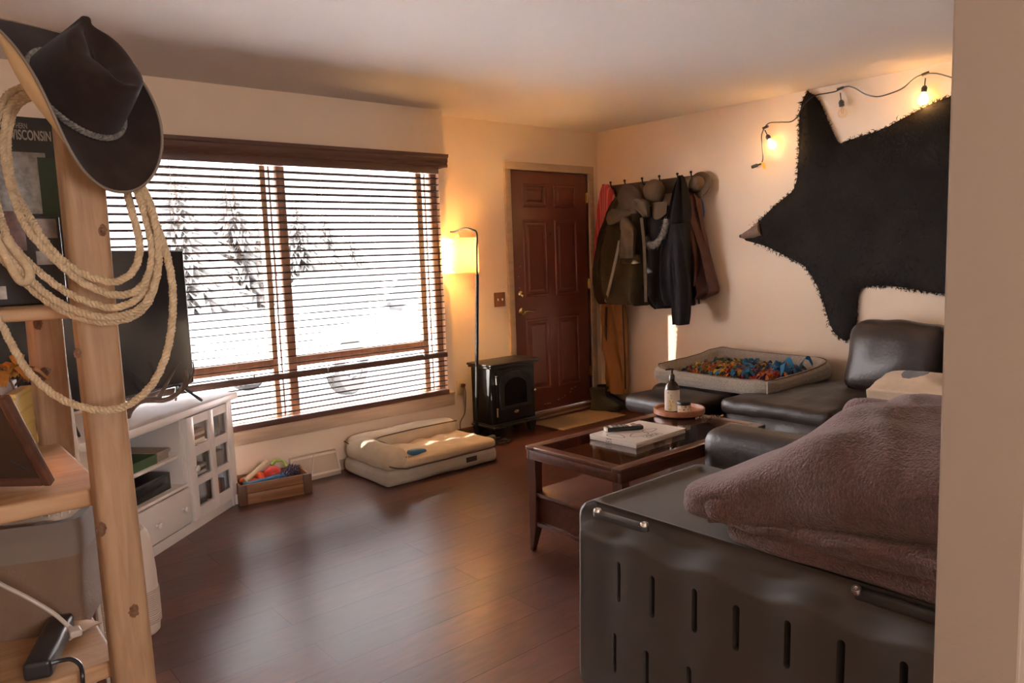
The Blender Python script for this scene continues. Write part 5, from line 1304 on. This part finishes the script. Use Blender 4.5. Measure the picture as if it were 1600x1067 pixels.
# ================================================================== LOG SHELF
ls = root('log_shelf', 'pine log shelf unit with peeled posts standing before the television', 'shelf', (-.08, 1.85, 0))
def post(x, y, w, z1, seed):
    bm = BM()
    def fn(u, v):
        a = 2*PI*u; c, s_ = super_ring(a, w/2, w/2, .42)
        k = 1+.05*noise.noise(Vector((math.cos(a), math.sin(a), v*3+seed)))+.03*math.sin(v*5+seed)
        return Vector((x+c*k+.004*math.sin(v*4+seed), y+s_*k, z1*v))
    surf(bm, fn, 40, 30, cu=True); bmesh.ops.holes_fill(bm, edges=[e for e in bm.edges if e.is_boundary], sides=0)
    return obj('post', bm, PINE, ls)
fp = post(.304, 1.548, .0705, 1.665, 1.3); bp_ = post(.297, 2.118, .072, 1.66, 4.1); post(-.47, 1.548, .087, 1.665, 7); post(-.47, 2.118, .088, 1.66, 9)
def knot_at(par, px, py, d, r, rot):
    p = at_d(px, py, d); bm = BM(); nrm = (CAM-p); nrm.z = 0; nrm.normalize()
    ball(bm, p, r, sub=3, sc=(.75, .55, 1.2), nz=r*.35, nsc=3); obj('wood_knot', bm, KNOT, par)
for px, py, r in ((160, 360, .011), (158, 827, .013), (209, 954, .014), (121, 552, .009)): knot_at(fp, px, py, (at_y(px, py, 1.5155)-CAM).dot(FW), r*.85, 0)
knot_at(bp_, 59, 506, (at_y(59, 506, 2.08)-CAM).dot(FW), .012, 0)
for z1, th in ((1.336, .022), (.985, .035), (.632, .035), (.36, .03)):
    bm = BM(); rbox(bm, (-.085, 1.90, z1-th/2), (.775 if z1 > .9 else .76, .60, th), .008, n=8, nz=.003, nsc=3); obj('shelf_board', bm, PINEX, ls)

# upper board: map board, photo box
mp_ = root('map_board', 'dark map board with white map headed in grey capitals on the log shelf', 'map', (.15, 1.99, 1.336))
bm = BM(); bx(bm, -.06, .352, 1.985, 1.997, 1.336, 1.742, bev=.002); obj('board', bm, mat('board_black', (.020, .017, .015), .5), mp_)
bm = BM(); bx(bm, .05, .318, 1.9835, 1.9852, 1.53, 1.665); obj('map_sheet', bm, mat('map_paper', (.33, .31, .28), .7, var=(70, (.16, .15, .14), .9)), mp_)
bm = BM(); bx(bm, .302, .345, 1.9828, 1.9845, 1.52, 1.655); obj('green_block', bm, mat('map_green', (.03, .05, .028), .7), mp_)
LET = mat('letter_grey', (.36, .33, .29), .6)
text('heading', 'WISCONSIN', .030, basis((at_y(81, 222, 1.9832).x, 1.9832, at_y(60, 213, 1.9832).z), (1, 0, 0), (0, 0, 1)), LET, mp_, .0004, align='RIGHT', bold=True, sx=.5)
text('heading_small', 'NORTHERN', .017, basis((at_y(43, 200, 1.9832).x, 1.9832, at_y(35, 197, 1.9832).z), (1, 0, 0), (0, 0, 1)), LET, mp_, .0003, align='RIGHT', sx=.5)
pb = root('photo_box', 'black box with small inset photographs on the log shelf before the map', 'box', (.1, 1.80, 1.336))
bm = BM(); bx(bm, -.12, .298, 1.775, 1.86, 1.336, 1.512, bev=.003); obj('box_body', bm, mat('box_black', (.016, .013, .012), .4), pb)
for nm, px0, py0, px1, py1, c in (('wood_photo', 56, 342, 87, 372, (.20, .13, .10)), ('text_card', 58, 392, 82, 414, (.30, .25, .22)), ('flower_photo', 4, 330, 36, 392, (.24, .15, .15)), ('corner_label', 0, 447, 9, 468, (.42, .36, .3))):
    a, b = at_y(px0, py1, 1.774), at_y(px1, py0, 1.774); bm = BM(); bx(bm, a.x, b.x, 1.7725, 1.7752, a.z, b.z); obj(nm, bm, mat(nm, c, .5, var=(60, tuple(k*.4 for k in c), .8)), pb)

# middle board: frame, books, plant, flowers, horn, lamp
fr0, fr1 = at_z(84, 758, .986), at_z(-20, 760, .986)
ux = (fr0-fr1).normalized(); up_ = Vector((-.065, -.069, .189)).normalized()
fpic = root('picture_frame', 'dark picture frame turned back to view on the middle log shelf', 'picture frame', fr0)
hgt = .212
FM = basis(fr0+Vector((0, 0, .004)), -ux, up_)
wdt = .34
bm = BM()
for x0, x1, y0, y1 in ((0, .016, 0, hgt), (wdt-.016, wdt, 0, hgt), (.016, wdt-.016, 0, .016), (.016, wdt-.016, hgt-.016, hgt)): bx(bm, x0, x1, y0, y1, -.009, .009, FM, bev=.003)
obj('moulding', bm, mat('frame_wood', (.115, .05, .032), .35, grain=((.07, .028, .018), 1, 2)), fpic)
bm = BM(); bx(bm, .014, wdt-.014, .014, hgt-.014, -.002, .004, FM); obj('backing_board', bm, mat('board_dark', (.045, .022, .012), .6), fpic)
bm = BM(); t = FM @ T(.045, .05, -.0032)
bx(bm, -.02, .02, -.0012, .0012, -.001, .001, t @ T(0, 0, 0, .8)); bx(bm, -.02, .02, -.0012, .0012, -.001, .001, t @ T(0, 0, 0, -.6)); obj('scratch_mark', bm, INK, fpic)
for i, (c, lb) in enumerate((((.34, .36, .42), 'pale blue striped book standing behind the turned picture frame'), ((.40, .40, .42), 'white striped book standing next to the pale blue one'), ((.60, .42, .13), 'yellow book standing at the end of the striped books'))):
    bb = root('book', lb, 'book', (.165+.028*i, 2.02, .986), math.radians(-20), 'books on the middle log shelf')
    BK = T(.165+.028*i, 2.02, .986, math.radians(-20))
    bm = BM(); bx(bm, -.012, .012, -.07, .07, .0, .185-.018*i, BK, bev=.002); obj('book_cover', bm, mat('bookcover%d' % i, c, .5), bb)
    bm = BM()
    for k in range(4): bx(bm, -.0125, .0125, -.0708, .0705, .03+.035*k, .036+.035*k, BK)
    obj('spine_band', bm, mat('bookband%d' % i, (.05, .07, .13) if i < 2 else (.5, .36, .1), .5), bb)
pl = root('potted_plant', 'green strap leaf plant in a dark pot on the middle log shelf', 'plant', (.10, 2.10, .986))
bm = BM(); lathe(bm, [(0, 0), (.04, 0), (.052, .085), (.056, .09), (.05, .092), (.046, .08), (0, .078)], T(.13, 2.11, .986), 28); obj('pot', bm, mat('pot_dark', (.03, .02, .016), .5), pl)
LEAF = mat('leaf_green', (.035, .075, .022), .45, var=(20, (.06, .11, .03), .7)); LEAFY = mat('leaf_lime', (.22, .26, .05), .5)
for k in range(11):
    a = k*2.4; tip = Vector((.13+.09*math.cos(a)*(.5+.5*(k % 3)/2), 2.11+.08*math.sin(a), .986+.21+.03*(k % 4)-.02*(k % 3)))
    b0_ = Vector((.13+.012*math.cos(a), 2.11+.012*math.sin(a), 1.06)); P = spline([b0_, b0_.lerp(tip, .5)+Vector((0, 0, .03)), tip], 6); bm = BM(); t = BM(); rws = []
    for i, q in enumerate(P):
        f = i/(len(P)-1); wv = Vector((-math.sin(a), math.cos(a), 0))*(.013*math.sin(PI*min(.98, f*.9+.12)) + .001); rws.append((t.verts.new(q-wv), t.verts.new(q+wv)))
    for A, B in zip(rws, rws[1:]): t.faces.new((A[0], A[1], B[1], B[0]))
    bmesh.ops.solidify(t, geom=t.faces[:], thickness=.0012); _merge(bm, t); obj('leaf', bm, LEAF if k % 4 else LEAFY, pl)
df = root('dried_flowers', 'bunch of curled yellow dried flowers hanging over the striped books', 'dried flowers', (.22, 2.02, .986))
DRY = mat('petal_ochre', (.60, .32, .06), .7, var=(40, (.35, .15, .04), .8)); DRB = mat('petal_brown', (.20, .10, .06), .8)
rnd = random.Random(21)
bm = BM(); tube(bm, spline([(.235, 2.09, .986), (.225, 2.07, 1.1), (.20, 2.0, 1.185)], 5), .003, 6); obj('stem', bm, DRB, df)
for k in range(16):
    c = Vector((.165+.008*k*.9+rnd.gauss(0, .008), 1.985+rnd.gauss(0, .012), 1.185+rnd.gauss(0, .012)-.0028*max(0, k-7))); bm = BM(); t = BM(); a = rnd.random()*6
    d = Vector((math.cos(a), math.sin(a), rnd.uniform(-.5, .5))); s_ = d.cross(Vector((0, 0, 1))).normalized()
    rws = []
    for i in range(6):
        f = i/5; q = c+d*.042*f+Vector((0, 0, .014*math.sin(PI*f*1.3))); wv = s_*(.015*math.sin(PI*(.1+.85*f))); rws.append((t.verts.new(q-wv-Vector((0, 0, .006))), t.verts.new(q), t.verts.new(q+wv-Vector((0, 0, .006)))))
    for A, B in zip(rws, rws[1:]): t.faces.new((A[0], A[1], B[1], B[0])); t.faces.new((A[1], A[2], B[2], B[1]))
    bmesh.ops.solidify(t, geom=t.faces[:], thickness=.001); _merge(bm, t); obj('petal', bm, DRB if k > 11 else DRY, df)
hn = [at_z(52, 684, 1.0), at_z(70, 681, 1.002), at_z(86, 673, 1.004), at_z(97, 664, 1.008), at_z(103, 656, 1.014)]
bm = BM(); P = spline(hn, 6); tube(bm, P, [.016-.010*(i/(len(P)-1))**1.5 for i in range(len(P))], 12)
zmin = min(v.co.z for v in bm.verts)
for v in bm.verts: v.co.z += .986-zmin
o = obj('horn', bm, mat('horn_tan', (.58, .32, .10), .4, var=(20, (.45, .22, .06), .6)), base=(hn[2].x, hn[2].y, .986)); tag(o, 'curved tan animal horn lying by the back post of the log shelf', 'horn')
tl = root('table_lamp', 'small warm lit lamp at the hidden end of the middle log shelf', 'lamp', (-.02, 1.99, .985))
bm = BM(); lathe(bm, [(0, 0), (.05, 0), (.05, .012), (.012, .02), (.01, .10), (0, .10)], T(-.02, 1.99, .985), 24); obj('base', bm, BLACKM, tl)
bm = BM(); lathe(bm, [(.075, .09), (.045, .20)], T(-.02, 1.99, .985), 32); obj('lamp_shade', bm, mat('lamp_linen', (.7, .5, .3), .8), tl)
bm = BM(); ball(bm, (-.02, 1.99, 1.11), .022, sub=2); obj('bulb', bm, BULBG, tl)
light('shelf_lamp_light', 'POINT', (-.02, 1.99, 1.11), 9.0, (1, .56, .2), shadow_soft_size=.03)
bm = BM(); tube(bm, spline([(.349, 2.235, 1.33), (.352, 2.225, 1.15), (.356, 2.215, .98), (.362, 2.21, .70), (.372, 2.20, .2), (.36, 2.3, .01)], 6), .0052, 8)
o = obj('white_cable', bm, mat('cable_white', (.62, .58, .54), .4), base=(.36, 2.22, 0)); tag(o, 'thin white cable running down behind the back post of the log shelf', 'cable')

# lower board: fabric bin, throw, adapter, cords, card
bn = root('fabric_bin', 'soft brown fabric storage bin on the lower log shelf', 'storage bin', (.165, 1.975, .632), math.radians(-24))
BNM = T(.165, 1.975, .632, math.radians(-24)); BF = mat('bin_fabric', (.17, .105, .065), .85, var=(14, (.14, .08, .05), .6), bump=(160, .2)); BFC = mat('bin_cuff', (.17, .125, .10), .8)
def binf(z0, z1, hx, hy, th):
    def f(u, v):
        pf_ = [(0, z0), (0, z1), (-th, z1), (-th, z0+.01)]; g = v*3; i = min(int(g), 2); g -= i
        o_, z = pf_[i][0]*(1-g)+pf_[i+1][0]*g, pf_[i][1]*(1-g)+pf_[i+1][1]*g
        x, y = super_ring(2*PI*u, hx+o_, hy+o_, .22); n = noise.noise(Vector((x*6, y*6, z*7)))*.007
        return BNM @ Vector((x*(1+.05*(z-.1))+n, y*(1+.05*(z-.1))+n, z))
    return f
bm = BM(); surf(bm, binf(0, .235, .175, .135, .01), 80, 24, cu=True); bx(bm, -.15, .15, -.11, .11, .002, .01, BNM); obj('bin_body', bm, BF, bn)
bm = BM(); surf(bm, binf(.165, .243, .179, .139, .016), 80, 18, cu=True); obj('folded_cuff', bm, BFC, bn)
th_ = root('fringed_throw', 'cream throw with tan fringe heaped in the fabric bin', 'throw', (.165, 1.975, .80))
bm = BM(); rbox(bm, (0, 0, .205), (.30, .22, .07), .03, BNM, n=14, nz=.02, nsc=9); obj('throw_fold', bm, mat('throw_cream', (.62, .53, .45), .9, bump=(140, .4)), th_)
bm = BM(); rnd = random.Random(9)
for k in range(110):
    x = -.155+.30*k/110+rnd.gauss(0, .004); y0 = -.112+rnd.uniform(0, .05)
    p0_ = BNM @ Vector((x, y0+.06, .262+.012*math.sin(k*.2))); p1_ = BNM @ Vector((x+rnd.uniform(-.01, .02), y0-.0, .25+rnd.uniform(-.006, .012)))
    tube(bm, [p0_, p0_.lerp(p1_, .5)+Vector((0, 0, .008)), p1_], [.0035, .0032, .0018], 5)
o = obj('fringe', bm, mat('fringe_tan', (.64, .51, .38), .9), th_); o['kind'] = 'stuff'
a0, a1 = at_z(58, 1052, .655), at_z(97, 974, .655); da = (a1-a0); AM = basis((a0+a1)/2+Vector((0, 0, .003)), da, Vector((-da.y, da.x, 0)))
ad_ = root('power_adapter', 'black power adapter bar on the lower log shelf before the bin', 'power adapter', (a0+a1)/2)
bm = BM(); rbox(bm, (0, 0, 0), (da.length, .048, .036), .008, AM, n=6); obj('casing', bm, BLACKP, ad_)
bm = BM(); c0 = at_z(95, 1032, .672); tube(bm, spline([at_z(80, 1036, .672), c0, at_z(112, 1030, .672), at_z(126, 1040, .66), at_z(129, 1062, .64), at_d(130, 1090, 1.45)], 6), .0042, 8); obj('power_lead', bm, BLACKP, ad_)
bm = BM(); pw = [at_d(-30, 893, 1.46), at_d(0, 912, 1.47), at_d(40, 932, 1.48), at_d(82, 957, 1.50), at_z(108, 979, .682), at_z(118, 985, .682)]
tube(bm, spline(pw, 6), .0042, 8); rbox(bm, at_z(117, 987, .68), (.022, .03, .014), .004, n=2)
o = obj('charging_cable', bm, mat('cord_white', (.42, .35, .29), .45), base=tuple(pw[3])); tag(o, 'white cord with a plug crossing in front of the fabric bin', 'cable')
cdx = root('card_sleeve', 'bent brown card sleeve on the lower log shelf beside the log post', 'card', at_z(140, 990, .64))
q0, q1 = at_z(108, 1000, .640), at_z(160, 972, .640); dq = q1-q0
def cardf(u, v): return q0+dq*u+Vector((-dq.y, dq.x, 0)).normalized()*(.045*v)+Vector((0, 0, .014*math.sin(PI*u)*(.3+.7*v)))
bm = BM(); surf(bm, cardf, 14, 4); bmesh.ops.solidify(bm, geom=bm.faces[:], thickness=.0025); obj('card', bm, mat('card_brown', (.46, .30, .19), .7), cdx)
bg_ = root('plastic_bag', 'crumpled white and purple plastic bag under the lower log shelf', 'bag', (.19, 1.70, .36))
bm = BM(); rbox(bm, (.20, 1.72, .445), (.20, .16, .17), .05, n=16, fn=lambda p: p+noise.noise_vector(p*22)*.022); obj('bag_film', bm, mat('bag_white', (.50, .46, .50), .3, var=(14, (.16, .10, .2), .9)), bg_)

# ================================================================== HAT AND ROPE
ht = root('cowboy_hat', 'dark brown felt cowboy hat hung over the top of the log post', 'hat', at_d(108, 150, 1.29))
HC = at_d(117, 152, 1.27)
def camdir(x, y, z): return (RT*x - DN*y - FW*z)      # x across, y up, z towards the viewer
hu = camdir(.55, -.82, .07).normalized(); hn_ = camdir(.86, .30, .42); hn_ = (hn_-hu*hn_.dot(hu)).normalized(); hv = hn_.cross(hu)
HM = Matrix.Identity(4)
for i in range(3): HM[i][0], HM[i][1], HM[i][2], HM[i][3] = hu[i], hv[i], hn_[i], HC[i]
AB, BB, AC, BC, HH = .180, .138, .089, .073, .100
def brim(u, v, off=0):
    a = 2*PI*u; c, s_ = math.cos(a), math.sin(a)
    rx, ry = AC+(AB-AC)*v, BC+(BB-BC)*v
    curl = abs(s_)**2.4; z = .055*curl*v**1.8-.022*(abs(c)**3)*v**1.4
    ry2 = ry-.030*curl*v**2
    return HM @ Vector((rx*c, ry2*s_, z+off))
def crown(u, v):
    a = 2*PI*u; c, s_ = math.cos(a), math.sin(a)
    if v < .62:
        f = v/.62; k = 1-.10*f-.05*f*f; z = HH*f*(1-.06*(1-abs(c)))
        front = max(0, -c)
        x = AC*k*c; y = BC*k*s_*(1-.22*f*front**2)
        dent = .016*f**2*math.exp(-((abs(s_)-.55)/.28)**2)*(1 if c < .3 else .3)
        y -= math.copysign(dent, s_); zz = z+.010*f*f*(c*c-.4)
        return HM @ Vector((x, y, zz))
    f = (v-.62)/.38; r = math.cos(f*PI/2); k = .85
    front = max(0, -c)
    x = AC*k*r*c; y = BC*k*r*s_*(1-.22*front**2); y -= math.copysign(.016*math.exp(-((abs(s_)-.55)/.28)**2)*(1 if c < .3 else .3)*r, s_)
    z = HH*(1-.06*(1-abs(c)))+.010*(c*c-.4)+.012*math.sin(f*PI)*1.0
    cr_ = math.exp(-(y/.018)**2)*.030*(1-min(1, (abs(x)/(AC*.80))**4))
    return HM @ Vector((x, y, z-cr_*min(1, f*2.2)))
bm = BM(); surf(bm, brim, 96, 20, cu=True); surf(bm, lambda u, v: brim(u, 1-.02*v, -.0012*v), 96, 1, cu=True); obj('brim', bm, FELT, ht)
bm = BM(); surf(bm, lambda u, v: brim(u, v, -.0035), 96, 20, cu=True); obj('brim_underside', bm, FELTU, ht, label='tan underside of the brim')
bm = BM(); tube(bm, [brim(i/96, 1.0, -.0015) for i in range(96)], .0026, 6, closed=True); obj('brim_binding', bm, mat('binding', (.16, .115, .08), .7), ht)
bm = BM(); surf(bm, crown, 96, 44, cu=True); bmesh.ops.remove_doubles(bm, verts=bm.verts[:], dist=1e-5); obj('crown', bm, FELT, ht, angle=80)
bm = BM()
for ph in (0, PI):
    tube(bm, [HM @ Vector(((AC+.0025+.0012*math.cos(40*2*PI*i/240+ph))*math.cos(2*PI*i/240), (BC+.0025+.0012*math.cos(40*2*PI*i/240+ph))*math.sin(2*PI*i/240), .008+.0035*math.sin(40*2*PI*i/240+ph))) for i in range(240)], .0032, 6, closed=True)
obj('hat_band', bm, mat('braid_grey', (.20, .17, .14), .6, var=(160, (.05, .04, .035), .9)), ht)

rp_ = root('lariat_rope', 'tan braided lariat rope coiled over the log post below the hat', 'rope', at_d(130, 330, 1.30))
loops = [
 ([(28, 165), (14, 205), (13, 245), (22, 295), (52, 349), (84, 394), (124, 425), (160, 438), (182, 440), (205, 427), (217, 402), (217, 372), (206, 330), (196, 290), (178, 220), (130, 165), (70, 145)], 1.292),
 ([(20, 160), (6, 210), (8, 255), (19, 300), (39, 351), (72, 392), (124, 438), (158, 455), (182, 461), (208, 457), (228, 438), (238, 402), (233, 360), (219, 312), (205, 275), (180, 215), (120, 160), (60, 143)], 1.282),
 ([(10, 150), (-10, 220), (-8, 300), (8, 362), (31, 396), (70, 432), (112, 461), (157, 478), (184, 480), (214, 467), (238, 436), (245, 394), (243, 360), (234, 325), (214, 280), (180, 205), (120, 150), (60, 136)], 1.292),
 ([(4, 160), (-30, 240), (-24, 320), (0, 376), (25, 411), (66, 454), (112, 483), (155, 495), (184, 494), (214, 485), (236, 460), (247, 420), (247, 378), (238, 330), (222, 290), (185, 205), (120, 142), (50, 132)], 1.280),
 ([(0, 170), (-40, 250), (-30, 340), (-4, 392), (22, 424), (62, 462), (108, 490), (155, 503), (186, 501), (212, 492), (233, 470), (243, 432), (242, 384), (229, 330), (210, 280), (180, 200), (110, 150), (40, 145)], 1.296),
 ([(30, 160), (-60, 240), (-70, 350), (-40, 440), (0, 503), (22, 545), (48, 585), (90, 620), (130, 636), (165, 641), (200, 633), (235, 604), (257, 562), (268, 512), (270, 455), (263, 408), (250, 366), (238, 335), (222, 292), (185, 210), (110, 150)], 1.288)]
def twisted(bm, P, closed=True, R_=.0033, r=.0041, turns=42):
    D = [0]
    for a, b in zip(P, P[1:]+P[:1]): D.append(D[-1]+(b-a).length)
    N_ = max(60, int(D[-1]/.006)); Q = []
    for i in range(N_):
        t_ = D[-1]*i/N_; k = min(bisect.bisect(D, t_)-1, len(P)-1); f = (t_-D[k])/max(1e-6, D[k+1]-D[k]); Q.append(P[k].lerp(P[(k+1) % len(P)], f))
    tn = max(1, round(D[-1]*turns))
    for ph in range(3):
        S3 = []
        for i, p in enumerate(Q):
            d = (Q[(i+1) % N_]-Q[i-1]).normalized(); u = d.cross(FW).normalized(); w = d.cross(u); a = 2*PI*(tn*i/N_+ph/3)
            S3.append(p+u*math.cos(a)*R_+w*math.sin(a)*R_)
        tube(bm, S3, r, 7, closed=True)
bm = BM()
for pts_, d in loops:
    P = []
    for x, y in pts_:
        dd = d-.005+.115*sst(325, 278, y); P.append(at_d(x, y, dd))
    twisted(bm, spline(P, 7, closed=True))
obj('coils', bm, ROPEM, rp_)
bm = BM(); K = [at_d(-6, 372, 1.272), at_d(8, 398, 1.27), at_d(22, 425, 1.268), at_d(34, 440, 1.27), at_d(46, 436, 1.27), at_d(44, 418, 1.27), at_d(28, 398, 1.272), at_d(10, 372, 1.272)]
tube(bm, spline(K, 6), .0075, 10); obj('honda_knot', bm, ROPEM, rp_)

# ================================================================== ADDED FILL LAMP ON THE UNSEEN KITCHEN SIDE
kl = root('ceiling_fill_lamp', 'round ceiling lamp added out of view on the kitchen side as fill', 'ceiling lamp', (.8, -1.2, CZ))
bm = BM(); lathe(bm, [(0, 0), (.17, 0), (.17, -.03), (.16, -.035), (0, -.035)], T(.8, -1.2, CZ), 36); obj('lamp_base', bm, WHITEP, kl)
light('fill_lamp_light', 'AREA', (.8, -1.2, CZ-.045), 5, (1, .82, .67), shape='DISK', size=.3)
